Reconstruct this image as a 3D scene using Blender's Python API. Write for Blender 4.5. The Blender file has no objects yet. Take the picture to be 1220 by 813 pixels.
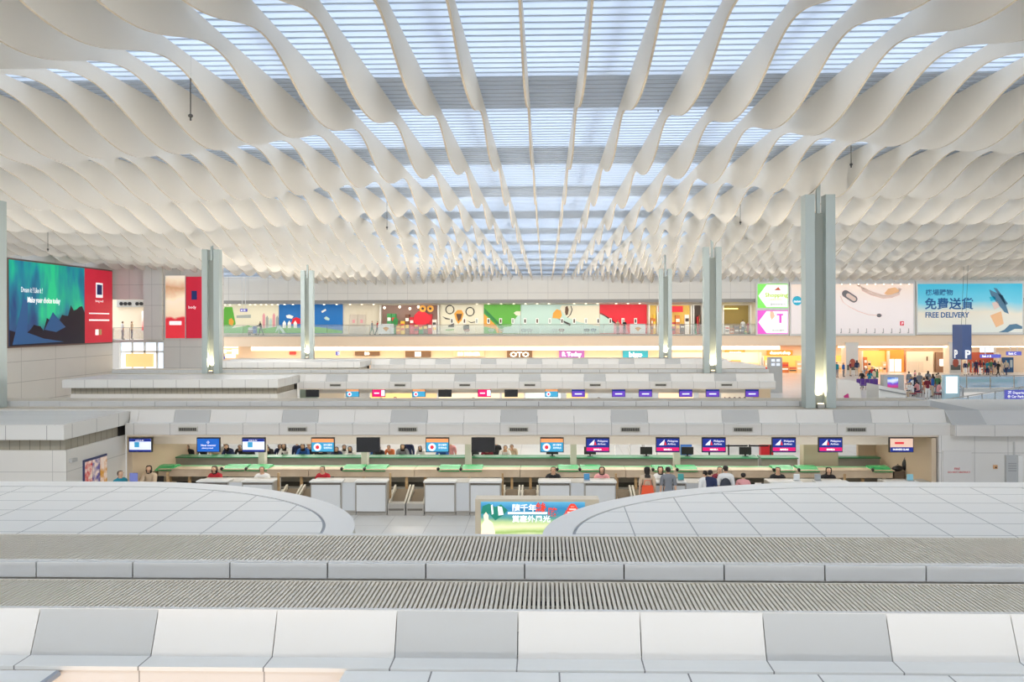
import bpy, bmesh, math, random
from mathutils import Vector, Matrix, Euler
random.seed(7)
SC = bpy.context.scene
COL = SC.collection
PI = math.pi
# ------------------------------------------------------------------ camera frame
F = 900.0; EZ = 6.15
TH = math.atan(21 / F); ROLL = 0.0027
CS, SN = math.cos(TH), math.sin(TH)
def at(px, Y, py=400):
    t = (px - 629 - ROLL * (py - 406)) / F
    return Y * (t * CS - SN) / (CS + t * SN)
def zt(py, X, Y):
    d = Y * CS - X * SN
    px = 629 + F * (X * CS + Y * SN) / d
    return EZ - (py + ROLL * (px - 610) - 384.5) * d / F
def P(px, py, Y):
    X = at(px, Y, py)
    return Vector((X, Y, zt(py, X, Y)))
cam_d = bpy.data.cameras.new('camera'); cam = bpy.data.objects.new('camera', cam_d); COL.objects.link(cam)
cam.location = (0, 0, EZ)
cam_d.sensor_width = 36; cam_d.lens = 36 * F / 1220
cam_d.shift_x = -19 / 1220; cam_d.shift_y = -22 / 1220
cam_d.clip_start = 0.1; cam_d.clip_end = 400
cam.rotation_euler = (Matrix.Rotation(TH, 3, 'Z') @ Matrix.Rotation(PI / 2, 3, 'X') @ Matrix.Rotation(-ROLL, 3, 'Z')).to_euler()
SC.camera = cam
# ------------------------------------------------------------------ materials
def lin(c):
    return tuple(((v / 255) / 12.92 if v / 255 <= .04045 else (((v / 255) + .055) / 1.055) ** 2.4) for v in c[:3]) + (1,)
MATS = {}
def mat(name, col, rough=.5, emis=0, metal=0, ecol=None, transl=0, alpha=1, trans=0, coat=0):
    if name in MATS: return MATS[name]
    m = bpy.data.materials.new(name); m.use_nodes = True; nt = m.node_tree
    b = nt.nodes['Principled BSDF']; c = lin(col)
    b.inputs['Base Color'].default_value = c; b.inputs['Roughness'].default_value = rough
    b.inputs['Metallic'].default_value = metal
    if emis:
        b.inputs['Emission Color'].default_value = lin(ecol) if ecol else c
        b.inputs['Emission Strength'].default_value = emis
    if trans: b.inputs['Transmission Weight'].default_value = trans
    if coat: b.inputs['Coat Weight'].default_value = coat
    if alpha < 1: b.inputs['Alpha'].default_value = alpha
    if transl:
        t = nt.nodes.new('ShaderNodeBsdfTranslucent'); t.inputs[0].default_value = c
        mx = nt.nodes.new('ShaderNodeMixShader'); mx.inputs[0].default_value = transl
        nt.links.new(b.outputs[0], mx.inputs[1]); nt.links.new(t.outputs[0], mx.inputs[2])
        nt.links.new(mx.outputs[0], nt.nodes['Material Output'].inputs[0])
    MATS[name] = m
    return m
class NT:
    def __init__(s, m): s.nt = m.node_tree; s.n = s.nt.nodes; s.l = s.nt.links
    def math(s, op, a, b=None, c=None):
        x = s.n.new('ShaderNodeMath'); x.operation = op
        for i, v in enumerate((a, b, c)):
            if v is None: continue
            if isinstance(v, (int, float)): x.inputs[i].default_value = v
            else: s.l.new(v, x.inputs[i])
        return x.outputs[0]
    def mix(s, f, a, b):
        x = s.n.new('ShaderNodeMix'); x.data_type = 'RGBA'
        for i, v in ((0, f), (6, a), (7, b)):
            if isinstance(v, (int, float, tuple)): x.inputs[i].default_value = v
            else: s.l.new(v, x.inputs[i])
        return x.outputs[2]
    def noise(s, scale, vec=None, detail=3):
        x = s.n.new('ShaderNodeTexNoise'); x.inputs['Scale'].default_value = scale; x.inputs['Detail'].default_value = detail
        if vec is not None: s.l.new(vec, x.inputs['Vector'])
        return x.outputs[0]
def xyz(N):
    g = N.n.new('ShaderNodeNewGeometry'); sp = N.n.new('ShaderNodeSeparateXYZ'); N.l.new(g.outputs['Position'], sp.inputs[0])
    return g.outputs['Position'], sp.outputs
def panel_mat(name, col, lines, w=.012, lc=(120, 120, 118), rough=.45, var=.03):
    """painted metal panels with recessed joints at a fixed pitch along world axes"""
    if name in MATS: return MATS[name]
    m = mat(name, col, rough); N = NT(m); pos, ax = xyz(N); b = N.n['Principled BSDF']; f = None
    for a, pitch, off in lines:
        c = ax['XYZ'.index(a)]
        v = N.math('FRACT', N.math('DIVIDE', N.math('SUBTRACT', c, off), pitch))
        v = N.math('GREATER_THAN', N.math('ABSOLUTE', N.math('SUBTRACT', v, .5)), .5 - w / pitch / 2)
        f = v if f is None else N.math('MAXIMUM', f, v)
    base = lin(col); dk = tuple(x * (1 - 2 * var) for x in base[:3]) + (1,)
    cc = N.mix(N.noise(.8, pos), dk, base)
    cc = N.mix(f, cc, lin(lc)) if f is not None else cc
    N.l.new(cc, b.inputs['Base Color'])
    return m
def speck_mat(name, c1, c2, scale, rough=.5, emis=0, detail=4, lo=.4, hi=.6):
    if name in MATS: return MATS[name]
    m = mat(name, c1, rough); N = NT(m); pos, ax = xyz(N); b = N.n['Principled BSDF']
    r = N.n.new('ShaderNodeMapRange'); N.l.new(N.noise(scale, pos, detail), r.inputs[0])
    r.inputs[1].default_value = lo; r.inputs[2].default_value = hi
    c = N.mix(r.outputs[0], lin(c1), lin(c2)); N.l.new(c, b.inputs['Base Color'])
    if emis:
        N.l.new(c, b.inputs['Emission Color']); b.inputs['Emission Strength'].default_value = emis
    return m
def ramp_mat(name, stops, axis, lo, hi, nscale=0, namp=0, emis=.6, stretch=None):
    """printed picture: colour bands along one axis, wobbling with noise"""
    if name in MATS: return MATS[name]
    m = mat(name, (128, 128, 128), .4); N = NT(m); pos, ax = xyz(N); b = N.n['Principled BSDF']
    v = N.math('DIVIDE', N.math('SUBTRACT', ax['XYZ'.index(axis)], lo), hi - lo)
    if nscale:
        vec = pos
        if stretch:
            mp = N.n.new('ShaderNodeVectorMath'); mp.operation = 'MULTIPLY'; mp.inputs[1].default_value = stretch
            N.l.new(pos, mp.inputs[0]); vec = mp.outputs[0]
        v = N.math('ADD', v, N.math('MULTIPLY', N.math('SUBTRACT', N.noise(nscale, vec, 4), .5), namp))
    r = N.n.new('ShaderNodeValToRGB'); N.l.new(v, r.inputs[0]); e = r.color_ramp.elements
    e[0].position = stops[0][0]; e[0].color = lin(stops[0][1]); e[1].position = stops[-1][0]; e[1].color = lin(stops[-1][1])
    for p, c in stops[1:-1]:
        q = e.new(p); q.color = lin(c)
    N.l.new(r.outputs[0], b.inputs['Base Color'])
    if emis:
        N.l.new(r.outputs[0], b.inputs['Emission Color']); b.inputs['Emission Strength'].default_value = emis
    return m
WHITE = mat('white_paint', (222, 222, 218), .45)
GREYP = mat('grey_panel', (184, 184, 181), .5)
DARK = mat('dark_gap', (60, 58, 54), .7)
BLACK = mat('black_plastic', (28, 28, 30), .35)
STEEL = mat('brushed_steel', (170, 170, 168), .35, metal=.6)
BEIGE = mat('beige_panel', (205, 186, 160), .5)
WOOD = speck_mat('oak_veneer', (190, 160, 118), (168, 136, 96), 6, .5)
GREEN = mat('green_glass', (58, 166, 104), .25)
GREENE = mat('green_glass_edge', (52, 128, 90), .3)
COLM = mat('column_paint', (176, 187, 184), .45)
GLASS = mat('clear_glass', (225, 238, 236), .05, alpha=.22)
WARM = mat('warm_lamp', (255, 226, 170), .5, emis=4.5)
COVE = mat('cove_lamp', (255, 232, 196), .5, emis=3.2)
SPOT = mat('downlight_lens', (255, 240, 215), .5, emis=3)
# ------------------------------------------------------------------ mesh builder
class MB:
    def __init__(s): s.v = []; s.f = []; s.m = []; s.mats = []
    def mi(s, m):
        if m not in s.mats: s.mats.append(m)
        return s.mats.index(m)
    def face(s, idx, m): s.f.append(idx); s.m.append(s.mi(m))
    def box(s, x0, x1, y0, y1, z0, z1, m):
        n = len(s.v)
        s.v += [(x, y, z) for z in (z0, z1) for y in (y0, y1) for x in (x0, x1)]
        for q in ((0, 2, 3, 1), (4, 5, 7, 6), (0, 1, 5, 4), (2, 6, 7, 3), (0, 4, 6, 2), (1, 3, 7, 5)):
            s.face([n + i for i in q], m)
        return s
    def prism(s, pts, vec, m, m2=None):
        """closed polygon pts swept along vec"""
        n = len(s.v); k = len(pts); vec = Vector(vec)
        s.v += [tuple(p) for p in pts] + [tuple(Vector(p) + vec) for p in pts]
        s.face(list(range(n, n + k)), m); s.face([n + k + i for i in range(k)][::-1], m)
        for i in range(k):
            j = (i + 1) % k
            s.face([n + j, n + i, n + k + i, n + k + j], m2 or m)
        return s
    def tube(s, pts, r, m, seg=6, r2=None):
        pts = [Vector(p) for p in pts]; n = len(s.v)
        for i, p in enumerate(pts):
            d = (pts[min(i + 1, len(pts) - 1)] - pts[max(i - 1, 0)]).normalized()
            a = d.orthogonal().normalized(); b = d.cross(a)
            rr = r if r2 is None else r + (r2 - r) * i / (len(pts) - 1)
            for k in range(seg):
                t = 2 * PI * k / seg
                s.v.append(tuple(p + a * math.cos(t) * rr + b * math.sin(t) * rr))
        for i in range(len(pts) - 1):
            for k in range(seg):
                q = (k + 1) % seg
                s.face([n + i * seg + k, n + i * seg + q, n + (i + 1) * seg + q, n + (i + 1) * seg + k], m)
        s.face([n + k for k in range(seg)][::-1], m); e = n + (len(pts) - 1) * seg
        s.face([e + k for k in range(seg)], m)
        return s
    def disc(s, c, r, t, m, seg=16, rx=None):
        """flat disc facing -Y, thickness t"""
        pts = [(c[0] + (rx or r) * math.cos(2 * PI * k / seg), c[1], c[2] + r * math.sin(2 * PI * k / seg)) for k in range(seg)]
        return s.prism(pts, (0, t, 0), m)
    def ball(s, c, r, m, seg=10, ring=6):
        if isinstance(r, (int, float)): r = (r, r, r)
        n = len(s.v)
        for i in range(ring + 1):
            ph = PI * i / ring
            for k in range(seg):
                t = 2 * PI * k / seg
                s.v.append((c[0] + r[0] * math.sin(ph) * math.cos(t), c[1] + r[1] * math.sin(ph) * math.sin(t), c[2] + r[2] * math.cos(ph)))
        for i in range(ring):
            for k in range(seg):
                q = (k + 1) % seg
                s.face([n + i * seg + k, n + (i + 1) * seg + k, n + (i + 1) * seg + q, n + i * seg + q], m)
        return s
    def build(s, name, parent=None, smooth=False, local=False):
        me = bpy.data.meshes.new(name)
        off = Vector((0, 0, 0)) if (parent is None or local) else wloc(parent)
        me.from_pydata([tuple(Vector(v) - off) for v in s.v], [], s.f)
        for m in s.mats: me.materials.append(m)
        me.polygons.foreach_set('material_index', s.m)
        bm = bmesh.new(); bm.from_mesh(me); bmesh.ops.remove_doubles(bm, verts=bm.verts, dist=1e-5)
        bmesh.ops.recalc_face_normals(bm, faces=bm.faces); bm.to_mesh(me); bm.free()
        if smooth: me.polygons.foreach_set('use_smooth', [True] * len(me.polygons))
        me.update()
        o = bpy.data.objects.new(name, me); COL.objects.link(o)
        if parent: o.parent = parent
        return o
def wloc(o):
    v = Vector((0, 0, 0))
    while o: v += o.location; o = o.parent
    return v
def tag(o, label=None, cat=None, group=None, kind=None):
    if label: o['label'] = label
    if cat: o['category'] = cat
    if group: o['group'] = group
    if kind: o['kind'] = kind
    return o
def thing(name, loc, label, cat, group=None, rz=0):
    o = bpy.data.objects.new(name, None); COL.objects.link(o); o.location = loc; o.rotation_euler.z = rz
    o.empty_display_size = .2
    return tag(o, label, cat, group)
def struct(mb, name, label=None):
    o = mb.build(name); o['kind'] = 'structure'
    if label: o['label'] = label
    return o
KIDS = {}
def copy_tree(src, parent=None):
    c = src.copy(); COL.objects.link(c); c.parent = parent
    for ch in [o for o in src.children]: copy_tree(ch, c)
    return c
def text(name, s, size, m, parent, loc, rot=(PI / 2, 0, 0), sx=1, align='LEFT', ext=.004, bold=0):
    cu = bpy.data.curves.new(name, 'FONT'); cu.body = s; cu.size = size; cu.extrude = ext; cu.align_x = align
    cu.offset = bold; cu.resolution_u = 2
    o = bpy.data.objects.new(name, cu); COL.objects.link(o)
    bpy.context.view_layer.update()
    me = bpy.data.meshes.new_from_object(o.evaluated_get(bpy.context.evaluated_depsgraph_get()))
    bpy.data.objects.remove(o); bpy.data.curves.remove(cu)
    me.materials.clear(); me.materials.append(m); me.name = name
    R = Euler(rot).to_matrix().to_4x4() @ Matrix.Diagonal((sx, 1, 1, 1))
    off = Vector(loc) - (wloc(parent) if parent else Vector((0, 0, 0)))
    me.transform(Matrix.Translation(off) @ R)
    t = bpy.data.objects.new(name, me); COL.objects.link(t); t.parent = parent
    return t
ORD = ['first', 'second', 'third', 'fourth', 'fifth', 'sixth', 'seventh', 'eighth', 'ninth', 'tenth', 'eleventh', 'twelfth', 'thirteenth',
       'fourteenth', 'fifteenth', 'sixteenth', 'seventeenth', 'eighteenth', 'nineteenth']
TENS = {2: 'twent', 3: 'thirt', 4: 'fort', 5: 'fift', 6: 'sixt'}
def ordw(n):
    if n <= 19: return ORD[n - 1]
    t, u = divmod(n, 10)
    return TENS[t] + 'ieth' if u == 0 else TENS[t] + 'y-' + ORD[u - 1]
#@@SETTING
# ================================================================== SETTING
XL, XR, YF = -39.7, 62.0, 90.0
FLOORM = mat('polished_floor', (214, 212, 206), .3)
N = NT(FLOORM); pos, ax = xyz(N); f = None
for a in (0, 1):
    v = N.math('FRACT', N.math('DIVIDE', ax[a], 1.2)); v = N.math('GREATER_THAN', N.math('ABSOLUTE', N.math('SUBTRACT', v, .5)), .495)
    f = v if f is None else N.math('MAXIMUM', f, v)
N.l.new(N.mix(f, N.mix(N.noise(.5, pos), lin((222, 220, 214)), lin((204, 203, 198))), lin((150, 148, 144))), N.n['Principled BSDF'].inputs['Base Color'])
# the floor has an opening (the pit of the lower level) at the right
def flr(b, pts): b.prism([(x, y, 0) for x, y in pts], (0, 0, -.35), FLOORM)
b = MB()
flr(b, [(-60, -12), (75, -12), (75, 64), (52, 64), (37.7, 59.6), (27, 50.3), (-60, 50.3)])
flr(b, [(-60, 50.3), (27, 50.3), (31.5, 57.5), (36.5, 70), (36.5, 100), (-60, 100)])
flr(b, [(36.5, 100), (36.5, 70), (52, 71), (52, 64), (75, 64), (75, 100)])
struct(b, 'floor')
b = MB().box(22, 66, 38, 80, -4.6, -4.4, mat('lower_floor', (150, 190, 214), .2))
struct(b, 'floor_lower')
PANW = panel_mat('wall_panels', (226, 222, 214), [('X', 2.4, .3), ('Z', 1.9, .2)], .03, (176, 172, 166))
PANL = panel_mat('wall_panels_side', (222, 220, 212), [('Y', 4.0, .3), ('Z', 1.55, .2)], .04, (176, 174, 168))
ZT = EZ + 5.6
# louvred ceiling
BLADE = mat('louvre_blade', (222, 232, 244), .5, transl=.5)
b = MB(); y = -9.0; pitch = .31; BAR = mat('glazing_bar', (176, 184, 194), .5)
while y < YF + 1:
    b.box(XL, XR, y + .134, y + .178, ZT + .005, ZT + .04, BAR)
    n = len(b.v); dz = .01
    for (yy, zz) in ((y - .14, ZT - dz), (y + .145, ZT + dz), (y + .145, ZT + dz + .012), (y - .14, ZT - dz + .012)):
        b.v += [(XL, yy, zz), (XR, yy, zz)]
    for q in ((0, 1, 3, 2), (2, 3, 5, 4), (4, 5, 7, 6), (6, 7, 1, 0)): b.face([n + i for i in q], BLADE)
    y += pitch
struct(b, 'ceiling', 'white louvred ceiling of narrow crosswise blades under the skylights')
ROOFM = mat('roof_soffit', (196, 192, 182), .7)
b = MB(); k = -4
while True:
    yc = 18.5 + 6.95 * k; k += 1
    if yc > YF + 4: break
    b.box(XL - 2, XR + 2, yc - 1.35, yc + 1.25, ZT + .05, ZT + .6, ROOFM)
struct(b, 'ceiling_roof_bands')
b = MB(); k = -10
while k < 17:
    x = -.35 + 3.48 * k + .58 * 3; k += 1
    if XL < x < XR: b.box(x - .03, x + .03, -9, YF, ZT + .08, ZT + .3, mat('louvre_rail', (150, 156, 160), .5))
struct(b, 'ceiling_rails')
# wavy fins
FINM = mat('fin_white', (243, 238, 228), .55, transl=.22)
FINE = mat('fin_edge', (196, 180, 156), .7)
LAM = 6.85
def ylow(x):
    return 15.0 + 4.9 * (1 - math.exp(-(x / 7.2) ** 2)) + .9 * math.sin(max(0, abs(x) - 12) * .16)
def sst(v, a, b):
    t = min(1, max(0, (v - a) / (b - a))); return t * t * (3 - 2 * t)
def zfin(x, y):
    p = (y - ylow(x)) / LAM * 2 * PI; sx = min(1, abs(x) / 9)
    w = -math.cos(p - .35 * math.sin(p) * math.exp(-(x / 6) ** 2))
    bell = math.exp(-((x - 9.4) / 4.5) ** 2) + math.exp(-((x + 19) / 6) ** 2)
    return EZ + 4.88 + .27 * w * (1 + .45 * sx) * (1 + .15 * sst(y, 20, 42)) - .08 * sx - .22 * bell * sst(y, 18, 34) + .5 * sst(-x, 27, 36) + .36 * sst(y, 66, 88)
W = 1.16; fins = []
for k in range(-33, 54):
    x = -.40 + W * k
    if x < XL + .3 or x > XR: continue
    y0, y1 = 6.0, (68.0 if x < -29.3 else YF - .6)
    ys = []; y = y0
    while y < y1: ys.append(y); y += .2 if y < 30 else .32
    ys.append(y1); b = MB(); h = .022
    for y in ys:
        z = zfin(x, y); b.v += [(x - h, y, ZT - .06), (x - h, y, z), (x + h, y, z), (x + h, y, ZT - .06)]
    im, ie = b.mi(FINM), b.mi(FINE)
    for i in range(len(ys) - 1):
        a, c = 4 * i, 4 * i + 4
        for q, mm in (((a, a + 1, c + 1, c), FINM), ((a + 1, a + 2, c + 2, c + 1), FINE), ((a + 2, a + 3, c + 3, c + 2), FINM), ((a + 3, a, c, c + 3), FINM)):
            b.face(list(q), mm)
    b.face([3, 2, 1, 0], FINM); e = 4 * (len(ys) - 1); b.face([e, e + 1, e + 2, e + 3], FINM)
    if k == 0: lab = 'white wavy ceiling fin hanging lengthwise almost straight overhead, at the middle of the ceiling'
    else: lab = 'white wavy lengthwise ceiling fin, %s to the %s of the middle fin' % (ordw(abs(k)), 'left' if k < 0 else 'right')
    o = b.build('ceiling_fin', smooth=False); tag(o, lab, 'ceiling fin', 'wavy white ceiling fins')
# little devices hanging on wires
for px, py0, py1, Y, lab in ((227, 112, 138, 15.5, 'small dark sprinkler on a wire between fins above the upper left'), (850, 84, 120, 21, 'small pale sensor on a wire beside the middle louvres, right of centre'),
                        (784, 95, 124, 20, 'small cream sensor hanging in front of the central louvre bands'), (1014, 178, 196, 24, 'thin dark rod hanging at the right, above the thick column'),
                        (461, 255, 271, 34, 'thin dark rod hanging between fins left of the centre'), (882, 256, 265, 34, 'short dark rod hanging left of the thick right column'),
                        (57, 288, 297, 38, 'small dome camera under the ceiling above the aurora billboard')):
    p = P(px, py1, Y); t = thing('pendant_sensor', (p.x, p.y, ZT - .1), lab, 'sensor')
    MB().tube([(p.x, p.y, ZT - .05), (p.x, p.y, p.z)], .012, DARK, 5).build('wire', t)
    MB().ball(p, (.05, .05, .04), DARK).tube([p, p - Vector((0, 0, .1))], .02, DARK).build('sensor_head', t)
# far wall, mezzanine
def wallx(b, px0, px1, py0, py1, Y, t, m):
    a = P(px0, py0, Y); c = P(px1, py1, Y); b.box(a.x, c.x, Y, Y + t, c.z, a.z, m); return b
ZM = EZ - 1.45      # mezzanine floor
b = MB().box(-44, XR, YF, YF + .5, EZ + 2.75, ZT, PANW)
struct(b, 'wall_far_upper')
b = MB().box(-44, XR, YF + .1, YF + .6, EZ + 2.35, EZ + 2.75, mat('soffit_grey', (150, 148, 144), .5)).box(-44, XR, YF + .5, YF + 6, EZ + 2.35, EZ + 2.45, WHITE)
struct(b, 'trim_1', 'grey bulkhead strip over the mezzanine shops')
SLABF = mat('slab_fascia', (246, 222, 194), .5)  # peach glow of the warm downlights is put into this base colour
b = MB().box(-44, XR, YF, YF + 6, ZM - .16, ZM, mat('slab_edge', (178, 176, 170), .5)).box(-44, XR, YF + .1, YF + 6, ZM - 1.35, ZM - .16, SLABF)
struct(b, 'floor_mezzanine')
b = MB().box(-44, XR, YF + 4.2, YF + 4.6, ZM, EZ + 2.35, mat('mezz_wall', (226, 218, 200), .5))
struct(b, 'wall_far_mezzanine')
b = MB().box(-44, XR, YF + 3.2, YF + 3.6, 0, ZM - 1.35, mat('shop_wall', (228, 208, 184), .5))
struct(b, 'wall_far_lower')
x0 = P(298, 415, YF).x; x1 = P(930, 415, YF).x
b = MB().box(x0, x1, YF + .3, YF + .55, ZM - 1.85, ZM - 1.42, COVE)
tag(b.build('cove_light'), 'long warm white light strip under the mezzanine edge, left of the tall right columns', 'light')
b = MB().box(P(1000, 415, YF).x, XR - 1, YF + .3, YF + .5, ZM - 1.62, ZM - 1.46, COVE)
tag(b.build('cove_light'), 'thin warm light strip under the mezzanine edge below the two right billboards', 'light')
# left wall and cross wall
b = MB().box(XL - .5, XL, 8, 68.4, 0, ZT, PANL)
struct(b, 'wall_left')
b = MB(); Yc = 68.3; D = 1.0
o0, o1 = P(133, 357, Yc), P(175, 405, Yc); p1 = P(197, 440, Yc); e1 = P(261, 400, Yc)
b.box(XL, o1.x, Yc, Yc + D, o0.z, ZT, PANW)                 # over the opening
b.box(o1.x, p1.x, Yc - .6, Yc + D, P(175, 405, Yc).z, ZT, PANW)   # pier
b.box(p1.x, e1.x, Yc - .2, Yc + D, 0, ZT, PANW)
b.box(XL, p1.x, Yc, Yc + D, 0, P(133, 440, Yc).z, PANW)
b.box(XL, p1.x, Yc - .1, Yc + 4, o1.z - .25, o1.z, WHITE)
b.box(XL - 3, p1.x, Yc + 4, Yc + 4.3, o1.z, ZT, mat('corridor_wall', (232, 218, 196), .5))
b.box(p1.x - .2, p1.x, Yc, Yc + 4.3, 0, ZT, PANW)
struct(b, 'wall_cross')
b = MB().box(XL, p1.x, Yc + 1.5, Yc + 1.6, P(133, 440, Yc).z, o1.z - .25, mat('lit_window', (226, 240, 255), .3, emis=.9))
for px in (133, 148, 163, 178, 195):
    x = P(px, 420, Yc).x; b.box(x - .06, x + .06, Yc + 1.3, Yc + 1.5, P(133, 440, Yc).z, o1.z - .25, WHITE)
b.box(XL, p1.x, Yc + 1.3, Yc + 1.5, P(150, 421, Yc).z, P(150, 419, Yc).z, WHITE)
struct(b, 'window_1', 'bright white glazed front under the corridor balcony')
wq = P(143, 422, Yc); wr = P(176, 438, Yc)
MB_ = MB().box(wq.x, wr.x, Yc + .9, Yc + 1.1, wr.z, wq.z, mat('amber_lit', (250, 205, 140), .5, emis=.7))
tag(MB_.build('shop_display'), 'amber lit shop display behind the glazed front below the balcony', 'display')
#@@BILLBOARDS
def text_px(name, s, px, py, hpx, Y, m, parent, sx=1, align='LEFT', bold=0, dy=0):
    p = P(px, py, Y); size = hpx * Y / F / .72
    return text(name, s, size, m, parent, (p.x, Y - dy, p.z), sx=sx, align=align, bold=bold)
# aurora billboard on the left wall (faces +X)
AUR = mat('aurora_print', (20, 120, 140), .4); N = NT(AUR); pos, ax = xyz(N)
mp = N.n.new('ShaderNodeVectorMath'); mp.operation = 'MULTIPLY'; mp.inputs[1].default_value = (1, .55, .16); N.l.new(pos, mp.inputs[0])
r = N.n.new('ShaderNodeValToRGB'); N.l.new(N.noise(.9, mp.outputs[0], 3), r.inputs[0]); e = r.color_ramp.elements
e[0].position = .36; e[0].color = lin((8, 62, 120)); e[1].position = .66; e[1].color = lin((20, 200, 140)); q = e.new(.5); q.color = lin((0, 128, 150))
h = N.math('DIVIDE', N.math('SUBTRACT', ax[2], ZM), 6.3)
mr = N.n.new('ShaderNodeMapRange'); N.l.new(N.math('ADD', h, N.math('MULTIPLY', N.math('SUBTRACT', N.noise(.6, pos, 5), .5), .5)), mr.inputs[0])
mr.inputs[1].default_value = .20; mr.inputs[2].default_value = .38
low = N.mix(N.noise(1.4, mp.outputs[0], 5), lin((6, 8, 30)), lin((40, 100, 160)))
cc = N.mix(mr.outputs[0], low, r.outputs[0]); bs = N.n['Principled BSDF']
N.l.new(cc, bs.inputs['Base Color']); N.l.new(cc, bs.inputs['Emission Color']); bs.inputs['Emission Strength'].default_value = .35
RED = mat('red_print', (206, 32, 58), .45, emis=.3)
INK = mat('white_ink', (245, 245, 245), .4, emis=.5)
YA, YB, YC = 54.7, 63.8, 67.9
zb, ztp = EZ - 1.66, EZ + 4.75
t = thing('billboard', (XL, 62, zb), 'large wall billboard with green and blue northern lights and a red end panel', 'billboard')
MB().box(XL, XL + .2, YA - .2, YC + .1, zb - .12, ztp + .12, mat('frame_brown', (120, 96, 84), .5)).build('frame', t)
MB().box(XL + .2, XL + .24, YA, YB, zb, ztp, AUR).build('picture', t)
pr = MB().box(XL + .2, XL + .25, YB, YC, zb, ztp, RED).build('red_panel', t)
R90 = (PI / 2, 0, PI / 2)
text('lettering', 'Dream it ? Like it !', .58, INK, t, (XL + .27, 55.9, EZ + 2.4), R90, sx=.56)
text('lettering', 'Make your choice today', .6, INK, t, (XL + .27, 56.6, EZ + 1.65), R90, sx=.66, bold=.015)
rn = random.Random(4); NAV = mat('night_forest', (8, 14, 40), .5); ICE = mat('ice_print', (44, 100, 156), .5, emis=.1)
pts = [(YA, zb), (YA, zb + 1.2)] + [(YA + (YB - YA) * i / 24, zb + 1.1 + (1.0 if i > 10 else .2) + rn.uniform(-.35, .35) + (.9 if 18 < i else 0)) for i in range(1, 24)] + [(YB, zb + 2.6), (YB, zb)]
MB().prism([(XL + .245, y_, z_) for y_, z_ in pts], (.004, 0, 0), NAV).build('forest_shape', t)
for q in ([(55.0, zb + .1), (56.2, zb + 3.6), (56.7, zb + 3.4), (56.6, zb + 1.0), (58.5, zb + .5), (61, zb + .2)], [(58.6, zb + 1.2), (59.6, zb + 2.6), (60.2, zb + 2.1), (61.2, zb + 1.4), (60, zb + 1.0)]):
    MB().prism([(XL + .25, y_, z_) for y_, z_ in q], (.004, 0, 0), ICE).build('ice_shape', t)
MB().box(XL + .25, XL + .27, 65.4, 66.4, EZ + 2.3, EZ + 3.6, INK).box(XL + .27, XL + .28, 65.52, 66.28, EZ + 2.55, EZ + 3.45, mat('logo_blue', (30, 50, 120), .4)).build('logo', pr)
text('small_lettering', 'living well', .3, INK, pr, (XL + .27, 65.3, EZ + 1.9), R90)
for z, s in ((.85, .1), (.25, .13)):
    MB().box(XL + .25, XL + .265, 64.4, 67.4, EZ + z, EZ + z + s, INK).build('text_line', pr)
MB().box(XL + .25, XL + .27, 65.3, 65.75, EZ - 1.0, EZ - .5, INK).box(XL + .25, XL + .27, 65.85, 66.2, EZ - 1.0, EZ - .5, mat('gold_ink', (210, 180, 120), .4)).build('badge', pr)
# poster by the corridor (faces camera)
Yp = Yc - .25
a, c = P(198, 329, Yp), P(221, 403, Yp); a2, c2 = P(222.5, 330, Yp), P(238, 403, Yp)
t = thing('poster', (c.x, Yp, c.z), 'tall wall poster of a pale portrait over a red band, beside the balcony', 'poster')
MB().box(a.x - .1, c.x + .05, Yp - .1, Yp, c.z - .1, a.z + .1, WHITE).build('frame', t)
MB().box(a.x, c.x, Yp - .14, Yp - .1, c.z, a.z, ramp_mat('portrait', [(0, (220, 50, 60)), (.30, (214, 48, 60)), (.34, (232, 200, 170)), (.6, (250, 226, 196)), (.8, (200, 150, 110)), (1, (245, 225, 200))], 'Z', c.z, a.z, .7, .25, .5)).build('picture', t)
MB().box(a.x + .35, c.x - .3, Yp - .15, Yp - .14, c.z + 1.2, c.z + 1.55, INK).build('text_line', t)
t = thing('poster', (a2.x, Yp, c2.z), 'tall plain red wall poster half hidden by the left column', 'poster')
MB().box(a2.x, P(262, 400, Yp).x, Yp - .14, Yp, c2.z, a2.z, RED).build('picture', t)
MB().box(a2.x + .5, a2.x + 1.0, Yp - .16, Yp - .14, c2.z + 3.5, c2.z + 4.3, mat('logo_blue', (30, 50, 120), .4)).build('logo', t)
text('small_lettering', 'body', .36, INK, t, (a2.x + .2, Yp - .16, c2.z + 2.7))
# corridor items: round air nozzles, rail, lit poster
p = P(154, 361, Yc + 3.9)
t = thing('air_nozzle_panel', (p.x, Yc + 3.9, p.z), 'grey bulkhead with six round air nozzles above the corridor', 'vent')
a = P(139, 357.5, Yc + 3.8); c = P(179, 366, Yc + 3.8)
MB().box(a.x, c.x, Yc + 3.8, Yc + 4, c.z, a.z, GREYP).build('housing', t)
for px in (144, 149, 154, 163, 168, 173):
    q = P(px, 362, Yc + 3.7); MB().disc((q.x, q.y, q.z), .17, .1, BLACK, 12).build('nozzle', t)
a = P(169, 371, Yc + 3.6); c = P(176, 394, Yc + 3.6)
t = thing('poster', (a.x, a.y, c.z), 'narrow lit red and white poster inside the corridor', 'poster')
MB().box(a.x - .05, c.x + .05, a.y, a.y + .1, c.z - .1, a.z + .05, WHITE).build('frame', t)
MB().box(a.x, c.x, a.y - .03, a.y, c.z, a.z, ramp_mat('small_poster', [(0, (210, 40, 60)), (.5, (240, 190, 180)), (1, (250, 240, 235))], 'Z', c.z, a.z, 2, .5, .5)).build('picture', t)
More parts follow.
